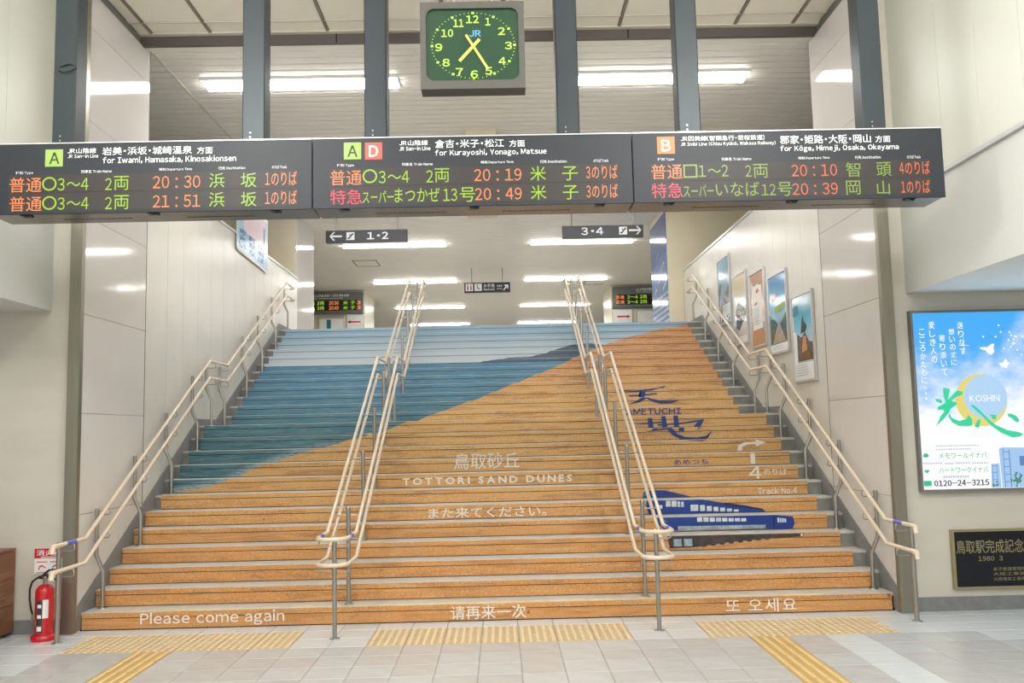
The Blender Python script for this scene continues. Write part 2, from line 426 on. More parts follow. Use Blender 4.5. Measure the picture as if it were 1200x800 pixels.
BOARD_A = [
    ('A', -3.19, 3.854, 0.076, 0.0887, 'ink', 0.01),
    ('JR山陰線', -2.988, 3.907, 0.211, 0.0408, 'white', 0.02),
    ('JR San-in Line', -2.979, 3.867, 0.226, 0.0289, 'white', 0.02),
    ('岩美・浜坂・城崎温泉', -2.505, 3.9, 0.663, 0.0619, 'white', 0.025),
    ('方面', -2.078, 3.894, 0.117, 0.0538, 'white', 0.02),
    ('for Iwami, Hamasaka, Kinosakionsen', -2.339, 3.829, 0.986, 0.0537, 'white', 0.02),
    ('種別 Type', -3.407, 3.745, 0.129, 0.0238, 'white', 0.02),
    ('列車名 Train Name', -2.877, 3.748, 0.227, 0.024, 'white', 0.02),
    ('時刻 Departure Time', -2.292, 3.752, 0.243, 0.024, 'white', 0.02),
    ('行先 Destination', -1.876, 3.755, 0.198, 0.024, 'white', 0.02),
    ('のりば Track', -1.525, 3.756, 0.11, 0.024, 'white', 0.02),
    ('普通', -3.396, 3.655, 0.236, 0.1127, 'orange', 0.02),
    ('○', -3.222, 3.66, 0.107, 0.1045, 'green', 0.0),
    ('3～4', -3.047, 3.654, 0.228, 0.094, 'green', 0.01),
    ('2', -2.786, 3.65, 0.05, 0.0906, 'green', 0.01),
    ('両', -2.691, 3.656, 0.11, 0.1075, 'green', 0.01),
    ('20:30', -2.284, 3.657, 0.351, 0.0945, 'orange', 0.01),
    ('浜', -1.987, 3.663, 0.114, 0.1096, 'green', 0.01),
    ('坂', -1.751, 3.661, 0.117, 0.1107, 'green', 0.01),
    ('1のりば', -1.512, 3.669, 0.235, 0.1074, 'orange', 0.01),
    ('普通', -3.391, 3.511, 0.236, 0.1127, 'orange', 0.02),
    ('○', -3.218, 3.515, 0.106, 0.1035, 'green', 0.0),
    ('3～4', -3.043, 3.509, 0.228, 0.094, 'green', 0.01),
    ('2', -2.783, 3.506, 0.051, 0.0924, 'green', 0.01),
    ('両', -2.688, 3.511, 0.11, 0.1075, 'green', 0.01),
    ('21:51', -2.282, 3.512, 0.35, 0.0943, 'orange', 0.01),
    ('浜', -1.986, 3.518, 0.115, 0.1106, 'green', 0.01),
    ('坂', -1.75, 3.516, 0.116, 0.1097, 'green', 0.01),
    ('1のりば', -1.512, 3.525, 0.234, 0.1069, 'orange', 0.01),
]
BOARD_B = [
    ('A', -0.981, 3.867, 0.076, 0.0887, 'ink', 0.01),
    ('D', -0.824, 3.864, 0.07, 0.0891, 'white', 0.04),
    ('JR山陰線', -0.525, 3.922, 0.214, 0.0401, 'white', 0.02),
    ('JR San-in Line', -0.516, 3.879, 0.232, 0.0306, 'white', 0.02),
    ('倉吉・米子・松江', -0.107, 3.91, 0.515, 0.0638, 'white', 0.025),
    ('方面', 0.248, 3.904, 0.116, 0.0529, 'white', 0.02),
    ('for Kurayoshi, Yonago, Matsue', 0.051, 3.837, 0.833, 0.0561, 'white', 0.02),
    ('種別 Type', -1.034, 3.758, 0.127, 0.0241, 'white', 0.02),
    ('列車名 Train Name', -0.499, 3.758, 0.231, 0.0241, 'white', 0.02),
    ('時刻 Departure Time', 0.098, 3.762, 0.243, 0.0242, 'white', 0.02),
    ('行先 Destination', 0.517, 3.76, 0.199, 0.0242, 'white', 0.02),
    ('のりば Track', 0.873, 3.76, 0.112, 0.0243, 'white', 0.02),
    ('普通', -1.03, 3.665, 0.233, 0.1143, 'orange', 0.02),
    ('○', -0.853, 3.673, 0.109, 0.1065, 'green', 0),
    ('3～4', -0.674, 3.664, 0.226, 0.0952, 'green', 0.01),
    ('2', -0.408, 3.664, 0.051, 0.0937, 'green', 0.01),
    ('両', -0.316, 3.67, 0.109, 0.1071, 'green', 0.01),
    ('20:19', 0.1, 3.666, 0.354, 0.0928, 'orange', 0.01),
    ('米', 0.4, 3.67, 0.117, 0.1106, 'green', 0.01),
    ('子', 0.639, 3.667, 0.117, 0.1081, 'green', 0.01),
    ('3のりば', 0.877, 3.674, 0.236, 0.1065, 'orange', 0.01),
    ('特急', -1.029, 3.518, 0.236, 0.1142, 'red', 0.02),
    ('スーパー', -0.792, 3.515, 0.232, 0.0904, 'green', 0.01),
    ('まつかぜ', -0.503, 3.523, 0.336, 0.1052, 'green', 0.01),
    ('13', -0.258, 3.52, 0.104, 0.0951, 'green', 0.01),
    ('号', -0.129, 3.52, 0.114, 0.1108, 'green', 0.01),
    ('20:49', 0.101, 3.521, 0.35, 0.0926, 'orange', 0.01),
    ('米', 0.4, 3.526, 0.117, 0.1106, 'green', 0.01),
    ('子', 0.639, 3.522, 0.117, 0.1081, 'green', 0.01),
    ('3のりば', 0.875, 3.528, 0.235, 0.1061, 'orange', 0.01),
]
BOARD_C = [
    ('B', 1.365, 3.867, 0.067, 0.0893, 'white', 0.04),
    ('JR因美線(智頭急行・若桜鉄道)', 1.794, 3.917, 0.632, 0.0405, 'white', 0.02),
    ('JR Imbi Line (Chizu Kyūkō, Wakasa Railway)', 1.834, 3.872, 0.715, 0.0353, 'white', 0.02),
    ('郡家・姫路・大阪・岡山', 2.569, 3.894, 0.687, 0.0671, 'white', 0.025),
    ('方面', 3.003, 3.888, 0.113, 0.0523, 'white', 0.02),
    ('for Kōge, Himeji, Ōsaka, Okayama', 2.672, 3.826, 0.895, 0.0612, 'white', 0.02),
    ('種別 Type', 1.361, 3.76, 0.125, 0.0244, 'white', 0.02),
    ('列車名 Train Name', 1.891, 3.753, 0.224, 0.0245, 'white', 0.02),
    ('時刻 Departure Time', 2.475, 3.75, 0.235, 0.0244, 'white', 0.02),
    ('行先 Destination', 2.881, 3.748, 0.195, 0.0244, 'white', 0.02),
    ('のりば Track', 3.228, 3.744, 0.103, 0.0245, 'white', 0.02),
    ('普通', 1.364, 3.666, 0.233, 0.1133, 'orange', 0.02),
    ('□', 1.54, 3.667, 0.105, 0.1018, 'dullgreen', 0.01),
    ('1～2', 1.713, 3.666, 0.224, 0.0896, 'dullgreen', 0.01),
    ('2', 1.976, 3.66, 0.047, 0.0889, 'dullgreen', 0.01),
    ('両', 2.068, 3.659, 0.112, 0.1069, 'dullgreen', 0.01),
    ('20:10', 2.472, 3.656, 0.344, 0.0919, 'redorange', 0.01),
    ('智', 2.765, 3.656, 0.11, 0.1132, 'dullgreen', 0.01),
    ('頭', 2.997, 3.655, 0.113, 0.1078, 'dullgreen', 0.01),
    ('4のりば', 3.229, 3.662, 0.23, 0.1031, 'redorange', 0.01),
    ('特急', 1.361, 3.522, 0.232, 0.1141, 'red', 0.02),
    ('スーパー', 1.595, 3.515, 0.227, 0.0912, 'dullgreen', 0.01),
    ('いなば', 1.888, 3.523, 0.326, 0.1061, 'dullgreen', 0.01),
    ('12', 2.121, 3.514, 0.108, 0.0858, 'dullgreen', 0.01),
    ('号', 2.243, 3.517, 0.109, 0.1064, 'dullgreen', 0.01),
    ('20:39', 2.47, 3.514, 0.343, 0.0902, 'redorange', 0.01),
    ('岡', 2.757, 3.517, 0.107, 0.1089, 'dullgreen', 0.01),
    ('山', 2.984, 3.513, 0.097, 0.1048, 'dullgreen', 0.01),
    ('1のりば', 3.227, 3.517, 0.218, 0.1026, 'redorange', 0.01),
]
CLOCK = [
    ('12', -0.064, 4.777, 0.094, 0.0595, 'dial', 0.03),
    ('1', 0.05, 4.757, 0.037, 0.0586, 'dial', 0.03),
    ('2', 0.148, 4.683, 0.053, 0.0592, 'dial', 0.03),
    ('3', 0.197, 4.572, 0.053, 0.0592, 'dial', 0.03),
    ('4', 0.149, 4.455, 0.053, 0.0592, 'dial', 0.03),
    ('5', 0.049, 4.382, 0.053, 0.0592, 'dial', 0.03),
    ('6', -0.057, 4.359, 0.055, 0.0594, 'dial', 0.03),
    ('7', -0.165, 4.378, 0.053, 0.0592, 'dial', 0.03),
    ('8', -0.261, 4.45, 0.055, 0.0594, 'dial', 0.03),
    ('9', -0.313, 4.567, 0.055, 0.0594, 'dial', 0.03),
    ('10', -0.25, 4.674, 0.088, 0.0597, 'dial', 0.03),
    ('11', -0.166, 4.749, 0.075, 0.0594, 'dial', 0.03),
    ('JR', -0.057, 4.67, 0.106, 0.0561, 'blue', 0.03),
]
ADVERT_TEXT = [
    ('送', 4.504, 2.674, 0.056, 0.0667, 'white', 0.02),
    ('り', 4.507, 2.591, 0.056, 0.0667, 'white', 0.02),
    ('な', 4.51, 2.508, 0.056, 0.0667, 'white', 0.02),
    ('す', 4.513, 2.425, 0.056, 0.0667, 'white', 0.02),
    ('想', 4.417, 2.615, 0.056, 0.0581, 'white', 0.02),
    ('い', 4.418, 2.541, 0.056, 0.0581, 'white', 0.02),
    ('の', 4.42, 2.467, 0.056, 0.0581, 'white', 0.02),
    ('丈', 4.421, 2.393, 0.056, 0.0581, 'white', 0.02),
    ('に', 4.422, 2.319, 0.056, 0.0581, 'white', 0.02),
    ('寄', 4.322, 2.554, 0.056, 0.0653, 'white', 0.02),
    ('り', 4.323, 2.472, 0.056, 0.0653, 'white', 0.02),
    ('添', 4.323, 2.391, 0.056, 0.0653, 'white', 0.02),
    ('い', 4.324, 2.31, 0.056, 0.0653, 'white', 0.02),
    ('て', 4.325, 2.229, 0.056, 0.0653, 'white', 0.02),
    ('愛', 4.23, 2.682, 0.056, 0.0667, 'white', 0.02),
    ('し', 4.231, 2.599, 0.056, 0.0667, 'white', 0.02),
    ('き', 4.232, 2.516, 0.056, 0.0667, 'white', 0.02),
    ('人', 4.233, 2.434, 0.056, 0.0667, 'white', 0.02),
    ('の', 4.234, 2.351, 0.056, 0.0667, 'white', 0.02),
    ('こ', 4.132, 2.617, 0.056, 0.0613, 'white', 0.02),
    ('こ', 4.131, 2.54, 0.056, 0.0613, 'white', 0.02),
    ('ろ', 4.13, 2.463, 0.056, 0.0613, 'white', 0.02),
    ('か', 4.13, 2.385, 0.056, 0.0613, 'white', 0.02),
    ('た', 4.129, 2.308, 0.056, 0.0613, 'white', 0.02),
    ('ち', 4.128, 2.232, 0.056, 0.0613, 'white', 0.02),
    ('に', 4.127, 2.155, 0.056, 0.0613, 'white', 0.02),
    ('・', 4.128, 2.082, 0.02, 0.02, 'white', 0.02),
    ('・', 4.13, 2.031, 0.02, 0.02, 'white', 0.02),
    ('・', 4.132, 1.981, 0.02, 0.02, 'white', 0.02),
    ('KOSHIN', 4.689, 1.972, 0.286, 0.0625, 'white', 0.0),
    ('メモワールイナバ', 4.442, 1.439, 0.459, 0.0558, 'adgreen', 0.01),
    ('ハートワークイナバ', 4.441, 1.303, 0.468, 0.0579, 'adgreen', 0.03),
    ('0120-24-3215', 4.411, 1.182, 0.519, 0.0556, 'ink', 0.03),
]
AD_STROKES = [
    [(4.297, 2.081), (4.35, 2.073), (4.365, 2.06), (4.335, 1.962), (4.428, 2.052), (4.481, 2.04), (4.485, 2.011), (4.424, 1.993), (4.368, 1.954), (4.42, 1.934), (4.408, 1.914), (4.283, 1.871), (4.23, 1.879), (4.273, 1.917), (4.316, 1.929), (4.298, 2.002)],
    [(4.214, 1.978), (4.263, 1.974), (4.282, 1.952), (4.273, 1.93), (4.222, 1.954)],
    [(4.232, 1.897), (4.319, 1.94), (4.42, 1.943), (4.416, 1.916), (4.36, 1.881), (4.34, 1.845), (4.286, 1.785), (4.208, 1.718), (4.254, 1.808), (4.296, 1.857), (4.281, 1.874), (4.235, 1.869)],
    [(4.34, 1.845), (4.359, 1.795), (4.43, 1.762), (4.498, 1.78), (4.523, 1.819), (4.554, 1.779), (4.555, 1.718), (4.515, 1.71), (4.426, 1.715), (4.362, 1.75), (4.332, 1.806)],
    [(4.603, 1.761), (4.624, 1.778), (4.637, 1.766), (4.617, 1.695), (4.582, 1.699), (4.574, 1.718)],
    [(4.547, 1.907), (4.575, 1.912), (4.618, 1.878), (4.701, 1.787), (4.774, 1.719), (4.882, 1.667), (4.993, 1.645), (5.036, 1.624), (5.0, 1.603), (4.932, 1.594), (4.824, 1.64), (4.729, 1.714), (4.657, 1.799), (4.594, 1.862)],
    [(4.726, 1.82), (4.792, 1.809), (4.777, 1.763), (4.75, 1.775)],
    [(4.894, 1.822), (4.933, 1.821), (4.982, 1.797), (5.007, 1.758), (4.988, 1.734), (4.956, 1.754), (4.936, 1.776), (4.903, 1.794)],
]
AD_BIRDS = [
    [(4.678, 2.458), (4.752, 2.459), (4.794, 2.488), (4.824, 2.492), (4.811, 2.452), (4.818, 2.415), (4.786, 2.386), (4.754, 2.396), (4.736, 2.427), (4.69, 2.441)],
    [(4.85, 2.305), (4.894, 2.309), (4.917, 2.346), (4.933, 2.332), (4.934, 2.312), (4.96, 2.305), (4.939, 2.282), (4.923, 2.253), (4.897, 2.264), (4.871, 2.27)],
]
AD_DOTS = [
    (4.878, 2.667),
    (4.893, 2.602),
    (4.842, 2.558),
    (4.977, 2.598),
    (4.992, 2.568),
    (5.025, 2.56),
    (5.012, 2.53),
    (4.964, 2.523),
    (5.015, 2.493),
    (4.982, 2.458),
    (4.914, 2.443),
    (5.041, 2.426),
    (5.078, 2.382),
    (5.101, 2.555),
    (4.722, 2.561),
    (5.04, 2.554),
    (5.001, 2.484),
]
AD_LINES = [
    (4.399, 1.53, 0.408, 0.013),
    (4.363, 1.498, 0.34, 0.013),
    (4.127, 1.515, 0.112, 0.045),
    (4.153, 1.37, 0.184, 0.016),
    (4.312, 1.366, 0.089, 0.016),
    (4.44, 1.368, 0.144, 0.016),
    (4.602, 1.364, 0.156, 0.016),
    (4.367, 1.241, 0.25, 0.022),
    (4.375, 1.401, 0.613, 0.002),
    (4.174, 1.438, 0.039, 0.041),
    (4.168, 1.305, 0.038, 0.039),
]
PLAQUE_TEXT = [
    ('鳥取駅完成記念碑', 4.693, 0.586, 0.729, 0.1265, 'brass', 0.02),
    ('1980  3', 4.644, 0.475, 0.231, 0.0445, 'brass', 0.01),
    ('米子鉄道管理局', 4.816, 0.376, 0.307, 0.0337, 'brass', 0),
    ('大阪工事局', 4.812, 0.331, 0.306, 0.0312, 'brass', 0),
    ('大阪電気工事局', 4.81, 0.284, 0.302, 0.0312, 'brass', 0),
]
SIGN_LEFT = [
    ('1・2', -2.308, 5.712, 0.428, 0.1469, 'white', 0.03),
]
SIGN_RIGHT = [
    ('3・4', 1.998, 5.716, 0.444, 0.1544, 'white', 0.03),
]
SIGN_WC = [
    ('お手洗', -0.197, 5.712, 0.296, 0.1045, 'white', 0.03),
    ('Restroom', -0.199, 5.616, 0.296, 0.0522, 'white', 0.03),
]
STAIR_TEXT = [
    ('鳥取砂丘', -0.1, 1.405, 0.8, 0.185, 'print', 0),
    ('TOTTORI SAND DUNES', -0.09, 1.195, 2.0, 0.085, 'print', 0.03),
    ('また来てください。', -0.085, 0.873, 1.31, 0.115, 'print', 0.0),
    ('Please come again', -2.65, 0.083, 1.34, 0.135, 'print', 0.0),
    ('请再来一次', -0.07, 0.078, 0.71, 0.125, 'print', 0.0),
    ('또 오세요', 2.5, 0.078, 0.67, 0.125, 'print', 0.0),
    ('4', 3.08, 1.205, 0.15, 0.14, 'print', 0.035),
    ('のりば', 3.32, 1.21, 0.28, 0.075, 'print', 0.03),
    ('Track No.4', 3.245, 1.013, 0.45, 0.075, 'print', 0.0),
    ('AMETUCHI', 2.28, 1.995, 0.8, 0.095, 'navy', 0.02),
    ('あめつち', 2.385, 1.34, 0.42, 0.06, 'navy', 0),
]


# ------------------------------------------------------------------ key dimensions (metres)
XL, XR = -3.886, 3.774          # stair side walls
BL, BR = -4.18, 4.03            # concourse bulkheads
CZ = 6.2                        # slatted ceiling
TOP = 3.668                     # upper floor level
def zk(k): return .16 * k if k <= 12 else 1.92 + (k - 12) * .1457
def sy(k): return 8.592 if k <= 1 else (8.592 + (k - 1) * .292 if k <= 12 else 12.85 + (k - 13) * .29)

# ------------------------------------------------------------------ floor of the concourse
T = .3215
GX, GY = .201, 8.33
floor = struct('floor', MB().box(-9, 9, -8, 8.6, -.15, -.006), 'grout', 'pale grey tiled station concourse floor')
def tile_mesh(m, w=T, d=T):
    g = .0025; mb = MB(); b = .003
    x0, x1, y0, y1 = g, w - g, g, d - g
    mb.add([(x0, y0, -.006), (x1, y0, -.006), (x1, y1, -.006), (x0, y1, -.006), (x0 + b, y0 + b, 0), (x1 - b, y0 + b, 0), (x1 - b, y1 - b, 0), (x0 + b, y1 - b, 0)],
           [(4, 5, 6, 7), (0, 1, 5, 4), (1, 2, 6, 5), (2, 3, 7, 6), (3, 0, 4, 7)])
    return mb
def bumps(mb, n=5):
    for i in range(n):
        for j in range(n):
            cx = T * (i + .5) / n; cy = T * (j + .5) / n; r1, r2, h = .019, .012, .006
            vs = [(cx + r1 * math.cos(a), cy + r1 * math.sin(a), 0) for a in [k * math.pi / 3 for k in range(6)]] + [(cx + r2 * math.cos(a), cy + r2 * math.sin(a), h) for a in [k * math.pi / 3 for k in range(6)]]
            mb.add(vs, [tuple(range(6, 12))] + [(k, (k + 1) % 6, 6 + (k + 1) % 6, 6 + k) for k in range(6)])
    return mb
def bars(mb, n=4):
    for i in range(n):
        cx = T * (i + .5) / n; r1, r2, h = .017, .010, .005
        vs = [(cx - r1, .01, 0), (cx + r1, .01, 0), (cx + r1, T - .01, 0), (cx - r1, T - .01, 0), (cx - r2, .018, h), (cx + r2, .018, h), (cx + r2, T - .018, h), (cx - r2, T - .018, h)]
        mb.add(vs, [(4, 5, 6, 7), (0, 1, 5, 4), (1, 2, 6, 5), (2, 3, 7, 6), (3, 0, 4, 7)])
    return mb
TM = {}
for k in ('tile_grey', 'tile_beige', 'tile_white'):
    TM[k] = tile_mesh(k).mesh('floor_tile'); TM[k].materials.append(M[k])
    TM[k + '_short'] = tile_mesh(k, T, 8.588 - GY).mesh('floor_tile_cut'); TM[k + '_short'].materials.append(M[k])
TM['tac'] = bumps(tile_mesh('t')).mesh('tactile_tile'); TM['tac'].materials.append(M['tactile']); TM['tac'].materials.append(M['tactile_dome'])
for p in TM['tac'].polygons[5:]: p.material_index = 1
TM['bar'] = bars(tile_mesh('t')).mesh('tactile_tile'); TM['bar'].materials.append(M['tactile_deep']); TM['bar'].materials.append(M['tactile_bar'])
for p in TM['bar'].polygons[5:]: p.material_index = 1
rest = {'tile_grey': MB(), 'tile_beige': MB(), 'tile_white': MB(), 'tactile_deep': MB()}
def tactile(n, row): return row in (1, 2) and (-12 <= n <= -7 or -4 <= n <= 2 or 5 <= n <= 9)
for row in range(0, 50):               # row 0 is the cut row under the first riser
    yb = GY - T * row
    for n in range(-28, 27):
        x = GX + T * n
        if x < -9 or x + T > 9: continue
        kind = 'tile_beige' if random.random() < .55 else 'tile_grey'
        if row == 0 or (row in (1, 2) and (n in (-6, -5, 3, 4) or n >= 10 or n <= -13)) or (n == 8 and row > 2) or (n <= -13 and row in (3, 4)) : kind = 'tile_white'  # the pale right-hand tiles paint in the advert's reflection on the floor
        if n >= 12 and row == 3: kind = 'tile_white'
        bar = n in (-10, 6) and row > 2
        vis = row <= 8 and abs(x + T / 2 - .08) < (yb + T) * .60 + .15
        if vis:
            if row == 0: me = TM[kind + '_short']; nm = 'floor_tile'
            elif tactile(n, row): me = TM['tac']; nm = 'tactile_tile'
            elif bar: me = TM['bar']; nm = 'tactile_bar_tile'
            else: me = TM[kind]; nm = 'floor_tile'
            if row == 0 and (x < -4.3 or x > 3.9): pass
            o = link(nm, me, None, floor); o.location = (x, yb, 0)
        else:
            mb = rest['tactile_deep' if bar else kind]
            d = (8.588 - GY) if row == 0 else T
            mb.add([(x + .003, yb + .003, 0), (x + T - .003, yb + .003, 0), (x + T - .003, yb + d - .003, 0), (x + .003, yb + d - .003, 0)], [(0, 1, 2, 3)])
for k, mb in rest.items():
    o = part('distant_tiles', mb, k, floor); o['kind'] = 'stuff'

# ------------------------------------------------------------------ staircase
stairs = thing('staircase', (-.056, 8.592, 0), 'wide two-flight station staircase with a sand dune and sea mural printed on its risers', 'staircase')
def lmargin(k): return .02 if k <= 6 else (.08 if k <= 12 else .12)
def rmargin(k): return [.03, .10, .15, .16][k - 1] if k <= 4 else (.18 if k <= 12 else .26)
for k in range(1, 25):
    y0 = sy(k); y1 = sy(k + 1) if k < 24 else 17.5
    zt = zk(k); zb = zk(k - 1)
    part('step_block', MB().box(XL, XR, y0 + .02, y1 + .02, max(0, zb - .12), zt - .025), 'step', stairs)
    part('step_block', MB().box(XL, XL + lmargin(k) - .004, y0 + .004, y0 + .021, zb, zt - .026).box(XR - rmargin(k) + .004, XR, y0 + .004, y0 + .021, zb, zt - .026), 'step', stairs) if 0 else None
    if k > 1:
        part('step_end', MB().box(XL, XL + lmargin(k) - .004, y0 + .002, y0 + .0094, zb, zt - .026), 'step', stairs)
        part('step_end', MB().box(XR - rmargin(k) + .004, XR, y0 + .002, y0 + .0094, zb, zt - .026), 'step', stairs)
    part('tread', MB().bbox(XL, XR, y0 - .002, y1 + .019, zt - .025, zt, .003), 'tread', stairs)
    xa, xb = XL + lmargin(k), XR - rmargin(k)
    part('nosing_board', MB().box(xa, xb, y0 - .006, y0 + .009, zt - .049, zt - .004), 'mural', stairs)
    part('joint_strip', MB().box(XL + .003, XR - .003, y0 + .0095, y0 + .0195, zb, zt - .026), 'joint', stairs)
    part('riser_board', MB().box(xa, xb, y0 - .003, y0 + .009, zb + .007, zt - .056), 'mural', stairs)
part('joint_strip', MB().box(XL, XR, sy(1) - .001, sy(1) + .019, -.004, .005), 'joint', stairs)
part('yellow_strip', MB().box(-3.42, 3.1, sy(1) + .004, sy(1) + .05, .160, .1615), 'yellow_strip', stairs)

def print_on_steps(mb, m, name, label=None, eps=.0085):
    """cut a flat (x, z) drawing at every step and lay each slice on its own riser"""
    src = bmesh.new()
    vs = [src.verts.new((v[0], v[1], v[2])) for v in mb.v]
    for f in mb.f:
        try: src.faces.new([vs[i] for i in f])
        except ValueError: pass
    bmesh.ops.triangulate(src, faces=src.faces[:])
    zmin = min(v[2] for v in mb.v); zmax = max(v[2] for v in mb.v)
    out = MB()
    for k in range(1, 25):
        if zk(k) < zmin or zk(k - 1) > zmax: continue
        b = src.copy()
        for zc, nrm in ((zk(k - 1) + .004, (0, 0, -1)), (zk(k) - .004, (0, 0, 1))):
            bmesh.ops.bisect_plane(b, geom=b.verts[:] + b.edges[:] + b.faces[:], plane_co=(0, 0, zc), plane_no=nrm, clear_outer=True)
        b.verts.index_update()
        if len(b.faces): out.add([(v.co.x, sy(k) - eps + v.co.y, v.co.z) for v in b.verts], [[v.index for v in f.verts] for f in b.faces])
        b.free()
    src.free()
    if not out.v: return None
    return part(name, out, m, stairs, label)
for t, x, z, w, h, c, bo in STAIR_TEXT:
    for vs, fs in glyphs(t, x, z, w, h, bo or .01):
        print_on_steps(MB().add([(a, 0, b) for a, b in vs], fs), c, 'letter')
# upper logo: two brush characters in navy
def poly(*ps):
    mb = MB()
    for i, p in enumerate(ps): mb.flat(p, -.0005 * i)
    return mb
for i, st in enumerate([
        [(1.83, 2.345), (2.1, 2.325), (2.35, 2.345), (2.63, 2.40), (2.62, 2.38), (2.35, 2.32), (2.1, 2.305), (1.95, 2.315)],
        [(2.0, 2.255), (2.2, 2.262), (2.45, 2.28), (2.44, 2.262), (2.2, 2.24), (2.04, 2.235)],
        [(2.19, 2.33), (2.27, 2.335), (2.265, 2.25), (2.23, 2.19), (2.14, 2.14), (1.95, 2.105), (2.08, 2.16), (2.17, 2.21), (2.20, 2.26)],
        [(2.22, 2.22), (2.30, 2.19), (2.45, 2.155), (2.72, 2.15), (2.60, 2.115), (2.45, 2.11), (2.33, 2.14), (2.25, 2.18)],
        [(1.68, 1.905), (1.9, 1.89), (2.2, 1.905), (2.2, 1.885), (1.95, 1.872), (1.82, 1.885)],
        [(2.02, 1.955), (2.08, 1.955), (2.10, 1.80), (2.03, 1.79)],
        [(1.95, 1.775), (2.22, 1.80), (2.22, 1.825), (2.05, 1.805)],
        [(2.20, 1.975), (2.26, 1.975), (2.28, 1.81), (2.21, 1.80)],
        [(2.36, 2.0), (2.42, 2.0), (2.44, 1.78), (2.37, 1.77)],
        [(2.15, 1.87), (2.5, 1.89), (2.76, 1.925), (2.76, 1.90), (2.5, 1.868), (2.15, 1.85)],
        [(2.70, 1.91), (2.76, 1.915), (2.72, 1.84), (2.60, 1.79), (2.64, 1.85)],
        [(2.22, 1.80), (2.29, 1.72), (2.42, 1.655), (2.60, 1.645), (2.74, 1.68), (2.80, 1.78), (2.72, 1.71), (2.6, 1.69), (2.45, 1.70), (2.34, 1.745), (2.28, 1.82)]]):
    print_on_steps(MB().flat([(a, b - (.065 if i > 3 else 0)) for a, b in st], -.0004 * i), 'navy', 'brush_stroke')
def ring_lines():
    mb = MB()
    for (cx, cz, rx, rz) in ((2.3, 2.25, .55, .10), (2.35, 1.62, .3, .07), (2.55, 2.06, .45, .05)):
        n = 40; a0 = .3
        for i in range(26):
            a = a0 + i * .16; b = a + .1; w = .003
            mb.flat([(cx + rx * math.cos(a), cz + rz * math.sin(a)), (cx + rx * math.cos(b), cz + rz * math.sin(b)), (cx + (rx + w) * math.cos(b), cz + (rz + w) * math.sin(b)), (cx + (rx + w) * math.cos(a), cz + (rz + w) * math.sin(a))], 0)
    return mb
_rl = print_on_steps(ring_lines(), 'navy', 'fine_scroll_lines'); _rl['kind'] = 'stuff'
# turning arrow above the 4
print_on_steps(poly([(3.115, 1.30), (3.17, 1.30), (3.17, 1.425), (3.115, 1.425)],
                    [(3.03, 1.45), (3.09, 1.45), (3.10, 1.50), (3.16, 1.525), (3.27, 1.53), (3.27, 1.50), (3.40, 1.545), (3.27, 1.59), (3.27, 1.56), (3.12, 1.555), (3.05, 1.52)]), 'print', 'arrow', 'white right-turning arrow on the risers')
# railcar picture
print_on_steps(poly([(1.70, 1.03), (1.79, 1.05), (1.95, 1.045), (2.25, .967), (2.54, .912), (2.99, .823), (3.0, .802), (3.22, .774), (3.236, .70), (3.21, .648), (2.92, .652), (1.97, .656), (1.83, .66), (1.72, .76), (1.68, .9)]), 'train_blue', 'railcar_picture', 'printed blue railcar')
print_on_steps(poly([(1.70, .845), (1.79, .87), (1.80, .80), (1.72, .77)], [(2.55, .915), (2.78, .88), (2.99, .835), (2.98, .823), (2.54, .89)], [(3.0, .80), (3.02, .80), (3.02, .66), (3.0, .655)]), 'train_deep', 'railcar_shade', 'dark blue ends of the printed railcar', .0095)
print_on_steps(poly([(1.97, .70), (2.92, .695), (2.917, .657), (1.97, .657)]), 'train_silver', 'railcar_skirt', 'silver grey skirt of the printed railcar', .0095)
for x0, x1, z0, z1 in [(1.78, 1.86, .865, .905), (1.90, 1.955, .885, .95), (1.965, 2.02, .882, .948), (2.03, 2.06, .88, .94), (2.07, 2.10, .878, .935), (2.175, 2.26, .832, .90)] + [(2.28 + .075 * i, 2.335 + .075 * i, .828 - .003 * i, .893 - .011 * i) for i in range(6)] \
        + [(2.18 + .068 * i, 2.235 + .068 * i, .742 - .001 * i, .79 - .003 * i) for i in range(8)] + [(3.05 + .025 * i, 3.068 + .025 * i, .715, .765 - .003 * i) for i in range(4)]:
    print_on_steps(MB().rect(x0, x1, z0, z1, 0), 'train_window', 'railcar_window', None, .0095)
print_on_steps(poly([(1.705, .98), (1.76, 1.0), (1.74, 1.03), (1.70, 1.02)], [(1.79, .735), (1.86, .745), (1.84, .775), (1.80, .775)]), 'train_teal', 'railcar_emblem', None, .0095)
print_on_steps(poly([(1.80, .632), (3.23, .630), (3.225, .598), (2.80, .582), (2.45, .556), (2.07, .512), (1.82, .508)]), 'under', 'railcar_underframe', 'dark underframe of the printed railcar')
for i in range(9):
    bx_ = 2.15 + .095 * i; bz_ = .528 + .0085 * i
    print_on_steps(poly([(bx_, bz_ + .02), (bx_ + .06, bz_ + .022), (bx_ + .055, bz_ - .012), (bx_ + .008, bz_ - .014)]), 'under', 'railcar_bogie', None, .0090)
for bx_ in (1.86, 1.97): print_on_steps(MB().rect(bx_, bx_ + .085, .525, .60, 0), 'train_silver', 'railcar_equipment', None, .0092)
print_on_steps(MB().rect(3.195, 3.22, .602, .625, 0), 'train_window', 'railcar_coupler', None, .0092)

